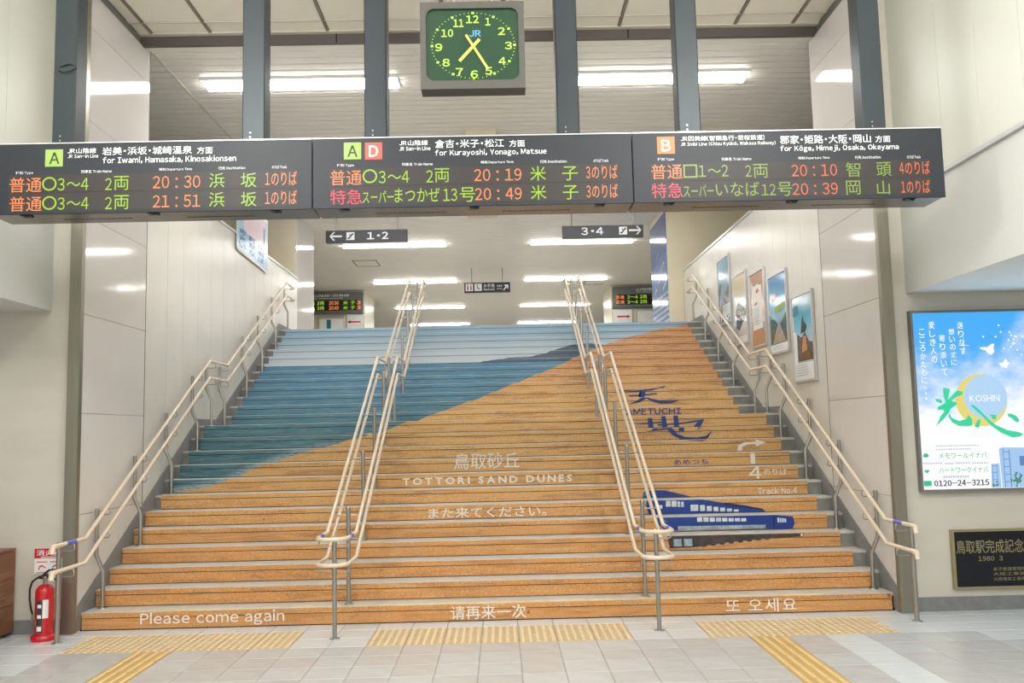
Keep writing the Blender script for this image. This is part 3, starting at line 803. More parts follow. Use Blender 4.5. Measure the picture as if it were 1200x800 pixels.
# ------------------------------------------------------------------ side walls of the stairs
def side_wall(side):
    s = -1 if side == 'left' else 1
    xf = XL if s < 0 else XR                 # finished face
    def X(d): return xf + s * d              # d metres behind the face
    def bx(mb, d0, d1, *r):
        a, b = sorted((X(d0), X(d1))); return mb.box(a, b, *r)
    w = struct('wall_' + side, bx(bx(MB(), .02, .095, 8.5, 8.71, 0, CZ + .1).box(*sorted((X(.02), X(.28))), 8.71, 10.0, 0, CZ + .1), .02, .22, 10.0, 17.5, 0, 4.84), 'core', 'pale panelled wall beside the stairs, ' + side + ' side')
    part('joint_strip', bx(MB(), .004, .02, 9.995, 10.02, 0, CZ), 'joint', w)
    zs = [0, 1.07, 2.02, 2.97, 3.92, 4.88, 5.83, CZ]
    for z0, z1 in zip(zs[:-1], zs[1:]):
        part('wall_panel', bx(MB(), 0, .02, 8.46, 9.995, z0 + .002, z1 - .002), 'polished', w, 'glossy stone panel')
    ys = [10.02, 10.65] + [10.65 + .545 * i for i in range(1, 13)] + [17.5]
    for a, b in zip(ys[:-1], ys[1:]):
        part('wall_panel', bx(MB(), .004, .02, a + .0025, b - .0025, 0, 4.84), 'panel', w)
    # stepped-slope skirting
    n1 = lambda Y: .16 + .548 * (Y - 8.592)
    n2 = lambda Y: 2.066 + .5024 * (Y - 12.85)
    pts = [(8.5, n1(8.5) + .11), (11.77, 2.01), (12.52, 2.01), (16.04, n2(16.04) + .11), (17.5, n2(16.04) + .11)]
    base = struct('baseboard_' + side, MB(), 'stringer', 'grey skirting that climbs beside the steps, ' + side + ' side')
    segs = [8.5, 9.5, 10.6, 11.77, 12.52, 13.6, 14.8, 16.04, 17.5]
    def top(Y):
        for (a, za), (b, zb) in zip(pts[:-1], pts[1:]):
            if a <= Y <= b + 1e-6: return za + (zb - za) * (Y - a) / (b - a)
        return pts[-1][1]
    for a, b in zip(segs[:-1], segs[1:]):
        lo_a, lo_b = max(0, top(a) - .5), max(0, top(b) - .5)
        mb = MB().prism([(a + .001, lo_a), (b - .001, lo_b), (b - .001, top(b)), (a + .001, top(a))], 0, *sorted((X(-.012), X(.003))))
        part('skirting_stone', mb, 'stringer', base)
    tr = struct('trim_' + ('1' if s < 0 else '2'), bx(MB(), -.012, .24, 10.03, 17.5, 4.84, 4.875), 'alu', 'metal coping on the stair wall, ' + side + ' side')
    st = struct('trim_' + ('3' if s < 0 else '4'), bx(MB(), -.012, .10, 8.43, 8.499, 0, CZ), 'strip', 'brushed steel corner strip at the foot of the stairs, ' + side + ' side')
    # concourse flank: front wall, bulkhead and soffit
    xb = BL if s < 0 else BR
    a, b = sorted((xb, s * 9.0)); c, d = sorted((X(.101), s * 9.0))
    fw = struct('wall_' + side + '_flank', MB().box(c, d, 8.5, 8.7, 0, 3.0).box(*sorted((X(.101), xb)), 8.5, 8.7, 3.0, CZ + .1), 'flank', 'stone clad wall facing the concourse, ' + side + ' side')
    bk = struct('wall_' + side + '_upper', MB().box(a, b, -8, 8.5, 3.0, CZ + .1), 'textured', 'pale overhanging upper wall of the concourse, ' + side + ' side')
    lo, hi = sorted((xb, xb - s * .02))
    yj = [8.499, 7.57] + [7.57 - .612 * i for i in range(1, 9)] + [-8]
    for q, (y1, y0) in enumerate(zip(yj[:-1], yj[1:])):
        o = part('wall_panel', MB().box(lo, hi, y0 + .003, y1 - .003, 3.965, CZ + .1), 'upper_panel', bk)
    part('ledge_trim', MB().box(*sorted((xb, xb - s * .035)), -8, 8.499, 3.93, 3.965), 'alu', bk, 'metal ledge along the upper wall')
    struct('baseboard_' + side + '_flank', MB().box(*(sorted((X(.13), s * 9.0))), 8.485, 8.4995, 0, .128), 'stringer', 'low grey skirting of the flank wall, ' + side + ' side')
    struct('wall_' + side + '_far', MB().box(*sorted((s * 9.0, s * 9.2)), -8, 45, 0, CZ + .1), 'beige', 'outer side wall, ' + side + ' side')
side_wall('left'); side_wall('right')

# ------------------------------------------------------------------ upper floor, far walls
uf = struct('floor.001', MB().box(-9, XL - .22, 10, 17.5, TOP - .2, TOP).box(XR + .22, 9, 10, 17.5, TOP - .2, TOP).box(-9, 9, 17.52, 45, TOP - .2, TOP), 'floor_up', 'upper concourse floor at the head of the stairs')
wl = struct('wall_left_pier', MB().box(-9, -3.93, 17.52, 19.2, TOP, CZ), 'beige', 'beige pier at the head of the stairs, left side')
part('pier_cladding', MB().box(-3.93, -3.915, 17.52, 19.2, TOP, CZ), 'polished', wl, 'glossy side of the pier')
wr = struct('wall_right_pier', MB().box(3.47, 9, 17.52, 19.3, TOP, CZ), 'beige', 'beige pier at the head of the stairs, right side')
struct('wall_left_inner', MB().box(-9, -4.08, 27.5, 29.6, TOP, CZ), 'beige', 'inner wall of the upper floor carrying a departure board, left side')
struct('wall_right_inner', MB().box(3.60, 9, 27.5, 29.6, TOP, CZ), 'beige', 'inner wall of the upper floor carrying a departure board, right side')
bw = struct('wall_back', MB().box(-9, -3.1, 45, 45.2, TOP, CZ).box(1.8, 9, 45, 45.2, TOP, CZ).box(-3.1, 1.8, 45, 45.2, CZ - .35, CZ), 'panel', 'far end wall of the upper floor')
wn = struct('window_1', MB().box(-3.1, 1.8, 45.05, 45.1, TOP, CZ - .35), 'glass_dark', 'dark glazed far end of the upper floor')

# blue column wrap on the right pier
bwm = NT('blue_wrap'); _tcb = bwm.n('TexCoord').outputs['Object']; _spb = bwm.n('SeparateXYZ'); bwm.l(_tcb, _spb.inputs[0])
_v = bwm.n('TexVoronoi'); bwm.l(_tcb, _v.inputs['Vector']); _v.inputs['Scale'].default_value = 9.0; _v.inputs['Randomness'].default_value = 0
_dots = bwm.math('MULTIPLY', bwm.math('LESS_THAN', _v.outputs['Distance'], .32), bwm.step(_spb.outputs[2], 4.55, 4.4))
_c = bwm.mix(bwm.step(_spb.outputs[2], 6.0, 4.6), lin((28, 74, 150)), lin((74, 124, 190)))
bwm.l(bwm.mix(_dots, _c, lin((212, 224, 240))), bwm.b.inputs['Base Color']); bwm.b.inputs['Roughness'].default_value = .1
M['blue_wrap'] = bwm.m
wrap = part('column_wrap', MB().box(3.455, 3.47, 17.53, 19.29, TOP + .01, CZ - .12), 'blue_wrap')
tag(wrap, 'glossy blue patterned advertising wrap on the right pier at the stair head', 'advertisement')
mk = MB()
for (yy, zz, l) in [(18.2, 4.95, .4), (18.5, 4.75, .25), (18.7, 5.25, .35), (18.0, 4.55, .3), (18.35, 4.35, .25), (18.9, 4.6, .2)]:
    mk.add([(3.453, yy, zz), (3.453, yy - l, zz + l * .35), (3.453, yy - l, zz + l * .35 + .02), (3.453, yy, zz + .02)], [(0, 1, 2, 3)])
part('streak_print', mk, 'white', wrap)

# ------------------------------------------------------------------ ceilings
cl = struct('ceiling', MB().box(-9, 9, 9.8, 45, CZ + .02, CZ + .12), 'slat_back', 'glossy ribbed metal ceiling over the stairs and upper floor')
slat_me = None
y = 9.82; i = 0
P_ = .18
prof = lambda: [(.010, 0.016), (.014, .004), (.03, 0), (P_ - .03, 0), (P_ - .014, .004), (P_ - .010, .016)]
mb1 = MB()
q = prof()
for (ya, za), (yb, zb) in zip(q[:-1], q[1:]):
    mb1.add([(-9, ya, za), (9, ya, za), (9, yb, zb), (-9, yb, zb)], [(0, 3, 2, 1)], False)
slat_me = mb1.mesh('ceiling_slat'); slat_me.materials.append(M['slat'])
while y < 44.9:
    o = link('ceiling_slat', slat_me, None, cl); o.location = (0, y, CZ); y += P_
part('seam_cover', MB().box(-3.86, -3.84, 9.82, 17.5, CZ - .012, CZ), 'tbar_light', cl, 'thin seam strip along the ribbed ceiling')
part('access_hatch', MB().box(-3.66, -3.03, 22.62, 22.65, CZ - .008, CZ - .001).box(-3.66, -3.03, 23.45, 23.48, CZ - .008, CZ - .001).box(-3.66, -3.63, 22.62, 23.48, CZ - .008, CZ - .001).box(-3.06, -3.03, 22.62, 23.48, CZ - .008, CZ - .001), 'tbar', cl, 'outline of an access hatch')
part('access_hatch', MB().box(2.7, 3.35, 26.3, 26.33, CZ - .008, CZ - .001).box(2.7, 2.73, 26.3, 27.2, CZ - .008, CZ - .001).box(2.7, 3.35, 27.17, 27.2, CZ - .008, CZ - .001), 'tbar', cl, 'outline of an access hatch')

c2 = struct('ceiling.001', MB().box(BL, BR, -8, 9.77, CZ + .14, CZ + .24), 'core', 'cream tiled concourse ceiling')
xs = [-3.76 + .66 * i for i in range(12)]
xe = [BL + .25] + xs + [BR - .22]
ys = [9.76, 9.45, 8.72, 8.42, 7.69, 7.39]
for ya, yb in zip(ys[1:], ys[:-1]):
    for xa, xb in zip(xe[:-1], xe[1:]):
        if xb - xa < .06: continue
        part('ceiling_panel', MB().bbox(xa + .02, xb - .02, ya + .012, yb - .012, CZ + .11, CZ + .139, .004), 'ceil_panel', c2)
o = part('distant_ceiling_panels', MB().box(BL, BR, -8, 7.37, CZ + .11, CZ + .139), 'ceil_panel', c2)
for xa in xs:
    part('grid_bar', MB().box(xa - .016, xa + .016, 7.37, 9.76, CZ + .10, CZ + .135), 'tbar', c2)
for ya in ys[1:]:
    part('cross_bar', MB().box(BL + .2, BR - .2, ya - .01, ya + .012, CZ + .10, CZ + .134), 'tbar_light', c2)
part('edge_bar', MB().box(BL + .18, BL + .24, 7.37, 9.76, CZ + .08, CZ + .135).box(BR - .22, BR - .16, 7.37, 9.76, CZ + .08, CZ + .135).box(BL + .2, BR - .2, 9.70, 9.77, CZ + .095, CZ + .135), 'tbar_light', c2)
beam = struct('trim_5', MB().box(XL - .12, XR + .13, 9.765, 9.82, CZ - .012, CZ + .095), 'beam', 'dark metal edge beam between the tiled and the ribbed ceiling')
part('beam_joint', MB().box(1.62, 1.635, 9.76, 9.765, CZ - .012, CZ + .095).box(-1.70, -1.685, 9.76, 9.765, CZ - .012, CZ + .095), 'joint', beam)

# ceiling lamps: rows of two
rows = [(10.93, 'nearest the ceiling edge beam'), (15.87, 'hidden behind the departure boards'), (20.80, 'second visible row under the boards, just below the platform signs'), (26.0, 'third row, above the restroom sign'), (31.45, 'fourth row, level with the small departure boards'), (36.55, 'farthest row, just above the top step')]
names = {0: 'long fluorescent ceiling lamp above the departure boards', 1: 'long fluorescent ceiling lamp screened by the departure boards', 2: 'long fluorescent ceiling lamp just below the platform number sign',
         3: 'long fluorescent ceiling lamp in the row level with the restroom sign', 4: 'long fluorescent ceiling lamp in the row just below the restroom sign', 5: 'farthest fluorescent ceiling lamp, touching the top step line'}
for i, (ly, d) in enumerate(rows):
    for s, (x0, x1) in (('left', (-3.57, -1.12)), ('right', (.86 if i else 1.15, 3.31))):
        t = thing('ceiling_lamp', ((x0 + x1) / 2, ly, CZ), names[i] + ', ' + s + ' of centre', 'ceiling lamp', 'fluorescent lamps on the ribbed ceiling')
        if i == 0:
            part('diffuser', MB().box(x0 + .02, x1 - .02, ly - .14, ly + .14, CZ - .04, CZ - .02), 'tube', t, 'glowing diffuser')
            part('housing', MB().box(x0, x1, ly - .17, ly + .17, CZ - .019, CZ - .001), 'lampbody', t)
        else:
            part('diffuser', MB().box(x0 + .02, x1 - .02, ly - .10, ly + .10, CZ - .045, CZ - .02), 'tube', t, 'glowing diffuser')
            part('housing', MB().box(x0, x1, ly - .12, ly + .12, CZ - .019, CZ - .001), 'lampbody', t)
# beige drop box under the ribbed ceiling
db = part('drop_box', MB().bbox(-.355, .105, 12.8, 13.2, 4.95, CZ - .001, .006), 'beige')
tag(db, 'beige boxed shaft coming down from the ribbed ceiling behind the clock', 'ceiling box')

# ------------------------------------------------------------------ handrails
ARC = [math.pi * i / 8 for i in range(9)]
def rail_line(h):
    """(y, z) along a rail that runs h above the nosings"""
    yb = 8.592 + (h[0] - .16 - .847 + (0 if h[1] else .222)) / .548 if 0 else 8.35
    off = .847 if h[1] else .625
    z0 = h[0]
    return [(8.35, z0), (11.80, 1.92 + off), (12.56, 1.92 + off), (16.04, TOP + off), (16.62, TOP + off)]
post_y = [(8.10, 0)] + [(sy(k) + .22, zk(k)) for k in (1, 4, 7, 10)] + [(11.98, 1.92), (12.55, 1.92)] + [(sy(k) + .20, zk(k)) for k in (15, 18, 21)] + [(16.25, TOP)]
def rail_z(y, upper):
    L = rail_line((.87 if upper else .65, upper))
    if y <= L[0][0]: return L[0][1]
    for (a, za), (b, zb) in zip(L[:-1], L[1:]):
        if a <= y <= b: return za + (zb - za) * (y - a) / (b - a)
    return L[-1][1]
def flange(mb, x, y, z): return mb.lathe([(.045, z), (.045, z + .006), (.025, z + .008)], x, y, 12)
def wall_rail(side):
    s = -1 if side == 'left' else 1
    xr = -3.745 if s < 0 else 3.632; xb = -3.775 if s < 0 else 3.668; xu = -3.845 if s < 0 else 3.74
    t = thing('handrail', (xb, 8.1, 0), 'cream double handrail on grey posts along the ' + side + ' stair wall', 'handrail', 'handrails of the staircase')
    for up in (True, False):
        z0 = .87 if up else .65; L = rail_line((z0, up))
        y_end = 7.80
        path = [(xr + s * .0, y_end - .045, z0 - .05), (xr, y_end - .035, z0 - .012), (xr, y_end, z0)] + [(xr, a, b) for a, b in L] + [(xr + s * .04, 16.70, L[-1][1]), (xr + s * .10, 16.72, L[-1][1])]
        r = part('rail', MB().tube(path, .019, 12), 'rail', t)
        if up: part('braille_band', MB().tube([(xr, 7.99, z0), (xr, 8.16, z0)], .0205, 12, True), 'blue_band', r, 'blue braille band')
        e = MB().tube([(xr, y_end - .055, z0 - .06), (xr, y_end - .04, z0 - .005), (xr, y_end + .02, z0)], .0225, 12)
        part('end_cap', e, 'rail', r)
    for j, (y, z) in enumerate(post_y):
        zu = rail_z(y, True); mb = MB()
        if j == 0: mb.tube([(xu + s * .01, y, 0), (xu + s * .01, y, zu + .0)], .0215, 10); flange(mb, xu + s * .01, y, 0)
        else:
            mb.tube([(xb, y, z), (xb, y, z + .34), (xu, y, z + .50), (xu, y, zu - .02)], .019, 10); flange(mb, xb, y, z)
        p = part('post', mb, 'steel', t)
        for up in (True, False):
            zr = rail_z(y, up); xp = xu + (s * .01 if j == 0 else 0)
            part('bracket', MB().tube([(xp, y, zr - .075), (xr - s * .01, y, zr - .078), (xr - s * .028, y, zr - .06), (xr - s * .02, y, zr - .02), (xr, y, zr - .015)], .006, 6), 'steel', p)
wall_rail('left'); wall_rail('right')
def centre_rail(xc, side):
    t = thing('handrail', (xc, 8.0, 0), 'free-standing double-sided cream handrail ' + side + ' of the middle of the stairs', 'handrail', 'handrails of the staircase')
    hw = .132
    for up in (True, False):
        z0 = .87 if up else .65; L = rail_line((z0, up)); zt = L[-1][1]
        path = [(xc - hw, a, b) for a, b in reversed(L)]
        path += [(xc - hw * math.cos(a), 7.93 - hw * math.sin(a), z0) for a in ARC]
        path += [(xc + hw, a, b) for a, b in L]
        path += [(xc + hw * math.cos(a), 16.66 + hw * math.sin(a), zt) for a in ARC[:-1]] + [(xc - hw, 16.655, zt)]
        r = part('rail', MB().tube(path + [path[0]], .018, 10, False), 'rail', t)
        if up:
            for q in (-1, 1): part('braille_band', MB().tube([(xc + q * hw, 8.0, z0), (xc + q * hw, 8.12, z0)], .0195, 10), 'blue_band', r, 'blue braille band')
    for j, (y, z) in enumerate(post_y):
        yy = 7.99 if j == 0 else y - (.10 if j == 1 else .04)
        zu = rail_z(yy, True)
        mb = MB().tube([(xc, yy, z), (xc, yy, zu - .0)], .0205, 12); flange(mb, xc, yy, z); mb.lathe([(.0225, zu - .012), (.0225, zu + .004), (.012, zu + .010)], xc, yy, 12)
        p = part('post', mb, 'steel', t)
        for up in (True, False):
            zr = rail_z(yy, up); br = MB()
            for q in (-1, 1):
                br.tube([(xc + q * .018, yy, zr - .075), (xc + q * (hw - .02), yy, zr - .08), (xc + q * (hw + .002), yy, zr - .065), (xc + q * (hw + .002), yy, zr - .015)], .0065, 6)
            part('bracket', br, 'steel', p)
centre_rail(-1.40, 'left'); centre_rail(1.43, 'right')

# ------------------------------------------------------------------ hanging posts, departure boards
PX = [(-3.157, 'leftmost'), (-1.735, 'second from left'), (-.814, 'just left of the clock'), (.643, 'just right of the clock'), (1.564, 'second from right'), (2.975, 'rightmost')]
for x, d in PX:
    t = thing('hanging_post', (x, 6.635, CZ + .1), 'slate grey square ceiling post carrying the departure boards, ' + d, 'post', 'ceiling posts holding the departure boards')
    part('tube', MB().bbox(x - .085, x + .085, 6.55, 6.72, 3.966, CZ + .11, .008), 'post', t)
    bl = MB()
    for zz in (4.005, 4.035):
        bl.lathe([(.006, 0), (.004, .004)], 0, 0, 8)
    mb = MB()
    for zz in (4.005, 4.04): mb.prism([(x - .022 + .006 * math.cos(a), zz + .006 * math.sin(a)) for a in [k * math.pi / 4 for k in range(8)]], 1, 6.545, 6.5505)
    part('bolt', mb, 'steel', t)
t0 = [c for c in COL.objects if c.name == 'hanging_post'][0]
part('cable_tie', MB().tube([(-3.20, 6.545, 4.55), (-3.17, 6.53, 4.53), (-3.12, 6.53, 4.535), (-3.075, 6.545, 4.57), (-3.07, 6.56, 4.575), (-3.12, 6.54, 4.60), (-3.19, 6.54, 4.575)], .005, 6), 'black', t0)
YB = 6.5
def board(x0, x1, data, squares, led, label, latches):
    t = thing('departure_board', ((x0 + x1) / 2, YB + .17, 3.43), label, 'departure board', 'large departure boards in a row')
    z0, z1 = 3.432, 3.964
    part('housing', MB().bbox(x0 + .004, x1 - .004, YB + .012, YB + .33, z0 + .006, z1, .008), 'board_under', t, 'grey metal housing')
    part('face', MB().bbox(x0 + .003, x1 - .003, YB, YB + .011, z0, z1, .003), 'board', t, 'slate grey front panel')
    part('top_edge', MB().box(x0 + .004, x1 - .004, YB - .004, YB + .02, z1 + .0005, z1 + .008), 'alu', t)
    lx0, lx1, lz0, lz1 = led
    zm = (lz0 + lz1) / 2
    w = part('led_window', MB().box(lx0, lx1, YB - .0015, YB - .0001, lz0, zm - .002).box(lx0, lx1, YB - .0015, YB - .0001, zm + .002, lz1), 'led_panel', t, 'brownish black display window')
    for (sx, sz, ssz, m) in squares: part('line_mark', MB().box(sx - ssz / 2, sx + ssz / 2, YB - .0025, YB - .0001, sz - ssz / 2, sz + ssz / 2), m, t, 'coloured square with a line letter')
    for tx, x, z, w_, h_, c, bo in data:
        if c in ('white', 'ink'): part('lettering', put_text(MB(), tx, x, z, w_, h_, YB - .0035, min(bo, .012) if h_ > .03 else .004), c, t)
        else: letters('led_character', w, c, tx.replace(':', ' : '), x, z, w_, h_, YB - .003, .002)
    for lx in latches:
        part('latch', MB().box(lx - .035, lx + .035, YB + .02, YB + .09, z0 - .003, z0 + .006).prism([(lx - .03, z0 + .004), (lx + .03, z0 + .004), (lx + .03, z0 - .012), (lx + .012, z0 - .012)], 1, YB + .03, YB + .045), 'black', t)
    vt = MB()
    n = 13
    for a, b in zip(latches[:-1], latches[1:]):
        for i in range(n):
            xx = a + (b - a) * (.22 + .56 * i / n); vt.box(xx, xx + (b - a) * .035, YB + .19, YB + .20, z0 + .004, z0 + .0065)
    part('vent_slots', vt, 'black', t)['kind'] = 'stuff'
    return t
LX = [[(-3.521, -1.388, 3.4567, 3.7303), [(-3.193, 3.856, 0.13, 'sq_green')]], [(-1.152, 0.999, 3.4617, 3.7353), [(-0.981, 3.869, 0.129, 'sq_green'), (-0.824, 3.866, 0.129, 'sq_red')]], [(1.237, 3.346, 3.4604, 3.7246), [(1.365, 3.869, 0.133, 'sq_orange')]]]
board(-3.675, -1.281, BOARD_A, LX[0][1], LX[0][0], 'slate departure board for the Iwami and Hamasaka direction, left of three', (-3.41, -2.47, -1.56))
board(-1.281, 1.110, BOARD_B, LX[1][1], LX[1][0], 'slate departure board for the Kurayoshi and Yonago direction, middle of three', (-1.05, -.08, .86))
board(1.110, 3.455, BOARD_C, LX[2][1], LX[2][0], 'slate departure board for the Himeji and Okayama direction, right of three', (1.38, 2.31, 3.20))

# ------------------------------------------------------------------ clock
ck = thing('wall_clock', (-.066, 6.4, 4.24), 'square grey hanging clock with green dial, above the middle departure board', 'clock')
x0, x1, z0, z1 = -.447, .316, 4.245, 4.905
def rrect(x0, x1, z0, z1, r, n=5):
    pts = []
    for cx, cz, a0 in ((x1 - r, z1 - r, 0), (x0 + r, z1 - r, 90), (x0 + r, z0 + r, 180), (x1 - r, z0 + r, 270)):
        for i in range(n + 1):
            a = math.radians(a0 + 90 * i / n); pts.append((cx + r * math.cos(a), cz + r * math.sin(a)))
    return pts
outer = rrect(x0, x1, z0, z1, .004); inner = rrect(-.404, .272, 4.308, 4.854, .06)
fr = MB(); n = len(outer)
fr.add([(p[0], 6.27, p[1]) for p in outer] + [(p[0], 6.27, p[1]) for p in inner] + [(p[0], 6.288, p[1]) for p in inner] + [(p[0], 6.42, p[1]) for p in outer],
       [(i, (i + 1) % n, n + (i + 1) % n, n + i) for i in range(n)] + [(n + i, n + (i + 1) % n, 2 * n + (i + 1) % n, 2 * n + i) for i in range(n)] + [(3 * n + i, 3 * n + (i + 1) % n, (i + 1) % n, i) for i in range(n)] + [tuple(range(3 * n, 4 * n))])
part('frame', fr, 'clock_frame', ck, 'grey metal frame')
face = part('dial', MB().box(-.41, .278, 6.289, 6.30, 4.302, 4.86), 'clock_face', ck, 'green dial')
nm = MB()
for t, x, z, w, h, c, bo in CLOCK:
    if t != 'JR': part('numeral', put_text(MB(), t, x, z, w, h, 6.2865, .02), 'dial', face)
ccx, ccz, ra, rb = -.060, 4.577, .302, .248
for i in range(60):
    a = math.radians(i * 6)
    if i % 5 == 0:
        px, pz = ccx + ra * math.sin(a), ccz + rb * math.cos(a); nm.rect(px - .0095, px + .0095, pz - .0085, pz + .0085, 6.2865)
    else:
        ca, sa = math.cos(a), math.sin(a); k1, k2, w = .985, 1.02, .0022
        nx, nz = ca, -sa
        nm.flat([(ccx + ra * k1 * sa - w * nx, ccz + rb * k1 * ca - w * nz), (ccx + ra * k1 * sa + w * nx, ccz + rb * k1 * ca + w * nz), (ccx + ra * k2 * sa + w * nx, ccz + rb * k2 * ca + w * nz), (ccx + ra * k2 * sa - w * nx, ccz + rb * k2 * ca - w * nz)], 6.2865)
part('minute_marks', nm, 'dial', face, 'ring of luminous minute marks')['kind'] = 'stuff'
part('lettering', put_text(MB(), 'JR', -.045, 4.668, .088, .050, 6.2862, .03), 'blue', face, 'blue letters on the dial')
def hand(a, b, w, y):
    A_, B_ = Vector(a), Vector(b); d = (B_ - A_).normalized(); nn = Vector((-d.y, d.x)) * w
    return MB().prism([tuple(A_ + nn), tuple(A_ - nn), tuple(B_ - nn), tuple(B_ + nn)], 1, y, y + .003)
part('hour_hand', hand((-.014, 4.622), (-.163, 4.458), .0115, 6.280), 'hand', ck, 'yellow hour hand')
part('minute_hand', hand((-.113, 4.655), (.045, 4.392), .009, 6.275), 'hand', ck, 'yellow minute hand')
part('hanger', MB().tube([(-.2, 6.36, 4.9), (-.2, 6.36, CZ + .11)], .012, 8).tube([(.08, 6.36, 4.9), (.08, 6.36, CZ + .11)], .012, 8), 'steel', ck)

# ------------------------------------------------------------------ hanging signs on the upper floor
def hang_sign(x0, x1, z0, z1, y, label):
    t = thing('hanging_sign', ((x0 + x1) / 2, y, z1), label, 'sign', 'hanging direction signs on the upper floor')
    part('panel', MB().bbox(x0, x1, y, y + .12, z0, z1, .005), 'sign_dark', t)
    part('hanger', MB().tube([(x0 + .2, y + .06, z1 - .01), (x0 + .2, y + .06, CZ)], .015, 8).tube([(x1 - .2, y + .06, z1 - .01), (x1 - .2, y + .06, CZ)], .015, 8), 'steel', t)
    return t
def arrow(cx, cz, l, h, y, d=1, w=.018):
    mb = MB(); mb.rect(min(cx - l / 2, cx + l / 2), max(cx - l / 2, cx + l / 2), cz - w, cz + w, y)
    tip = cx + d * l / 2
    for s in (-1, 1):
        mb.flat([(tip, cz), (tip - d * h, cz + s * h), (tip - d * (h - w * 1.6), cz + s * (h + w * .6)), (tip + d * w * 1.6, cz)], y)
    return mb
YS = 17.6
s1 = hang_sign(-3.345, -1.715, 5.585, 5.83, YS, 'dark hanging sign reading 1 2 with an arrow to the left')
mb = arrow(-3.13, 5.71, .22, .08, YS - .002, -1)
for t, x, z, w, h, c, bo in SIGN_LEFT: letters('letter', s1, 'white', t, x, z, w, h, YS - .002, .02)
part('arrow', mb, 'white', s1); part('pictogram_field', MB().rect(-2.93, -2.77, 5.63, 5.79, YS - .002), 'white', s1)
part('stair_pictogram', MB().flat([(-2.91, 5.65), (-2.87, 5.65), (-2.80, 5.74), (-2.785, 5.74), (-2.785, 5.765), (-2.82, 5.765), (-2.885, 5.68), (-2.91, 5.68)], YS - .004).rect(-2.875, -2.855, 5.72, 5.755, YS - .004), 'ink', s1)
s2 = hang_sign(1.40, 3.03, 5.585, 5.83, YS, 'dark hanging sign reading 3 4 with an arrow to the right')
mb = arrow(2.85, 5.72, .22, .08, YS - .002, 1)
for t, x, z, w, h, c, bo in SIGN_RIGHT: letters('letter', s2, 'white', t, x, z, w, h, YS - .002, .02)
part('arrow', mb, 'white', s2); part('pictogram_field', MB().rect(2.54, 2.70, 5.635, 5.795, YS - .002), 'white', s2)
part('stair_pictogram', MB().flat([(2.56, 5.655), (2.60, 5.655), (2.67, 5.745), (2.685, 5.745), (2.685, 5.77), (2.65, 5.77), (2.585, 5.685), (2.56, 5.685)], YS - .004).rect(2.595, 2.615, 5.725, 5.76, YS - .004), 'ink', s2)
YW = 24.0
s3 = hang_sign(-.835, .41, 5.52, 5.79, YW, 'small dark hanging restroom sign with pictograms in the middle distance')
mb = MB().rect(-.80, -.60, 5.56, 5.76, YW - .002).rect(-.56, -.36, 5.56, 5.76, YW - .002)
put_text(mb, 'お手洗', -.16, 5.70, .30, .10, YW - .002, .02); put_text(mb, 'Restroom', -.16, 5.60, .30, .06, YW - .002, .02); put_text(mb, '待合室', .12, 5.69, .14, .06, YW - .002, .01); put_text(mb, 'Waiting', .12, 5.61, .14, .045, YW - .002, .01)
mb.flat([(.22, 5.58), (.24, 5.56), (.33, 5.66), (.33, 5.61), (.36, 5.61), (.36, 5.72), (.25, 5.72), (.25, 5.69), (.30, 5.69)], YW - .002)
part('lettering', mb, 'white', s3)
mb = MB()
for cx in (-.745, -.655): mb.rect(cx - .018, cx + .018, 5.585, 5.70, YW - .004).rect(cx - .014, cx + .014, 5.71, 5.74, YW - .004)
part('people_pictogram', mb, 'sign_red', s3, 'red man and woman pictogram')
mb = MB().rect(-.49, -.47, 5.62, 5.70, YW - .004).rect(-.49, -.42, 5.62, 5.64, YW - .004).rect(-.495, -.465, 5.71, 5.74, YW - .004).rect(-.43, -.415, 5.585, 5.63, YW - .004)
part('wheelchair_pictogram', mb, 'ink', s3)

# small boards and notices on the inner walls of the upper floor
YI = 27.5
def small_board(x0, x1, label, tx):
    t = thing('departure_board', ((x0 + x1) / 2, YI, 5.47), label, 'departure board', 'small departure boards on the upper floor')
    z0, z1 = 5.47, 6.14
    part('housing', MB().bbox(x0, x1, YI - .14, YI - .001, z0, z1, .008), 'small_board', t)
    yf = YI - .142
    w = part('led_window', MB().box(x0 + .15, x1 - .15, yf - .004, yf, z0 + .10, z0 + .42), 'black', t, 'black display window')
    part('lettering', put_text(put_text(MB(), tx, (x0 + x1) / 2 + .15, z1 - .10, 1.1, .08, yf - .004, .02), 'for ' + ('Iwami, Kurayoshi' if x0 < 0 else 'Himeji, Okayama'), (x0 + x1) / 2 + .05, z1 - .185, .9, .05, yf - .004, .02), 'white', t)
    for j in range(2):
        zz = z0 + .335 - .155 * j
        for (u, ww, c, s_) in ((.10, .12, 'orange', '普通'), (.27, .15, 'green', '3～4'), (.42, .10, 'green', '2両'), (.60, .14, 'orange', ('20:30', '20:49')[j]), (.76, .07, 'green', '米'), (.86, .07, 'green', '子'), (.94, .06, 'orange', '3')):
            part('led_text', put_text(MB(), s_, x0 + (x1 - x0) * u, zz, (x1 - x0) * ww * .95, .11, yf - .007, .02), c, w)
    return t
small_board(-6.35, -4.10, 'small departure board on the far inner wall left of the stair head', '山陰線・因美線')
small_board(3.63, 5.9, 'small departure board on the far inner wall right of the stair head', '山陰線・因美線')
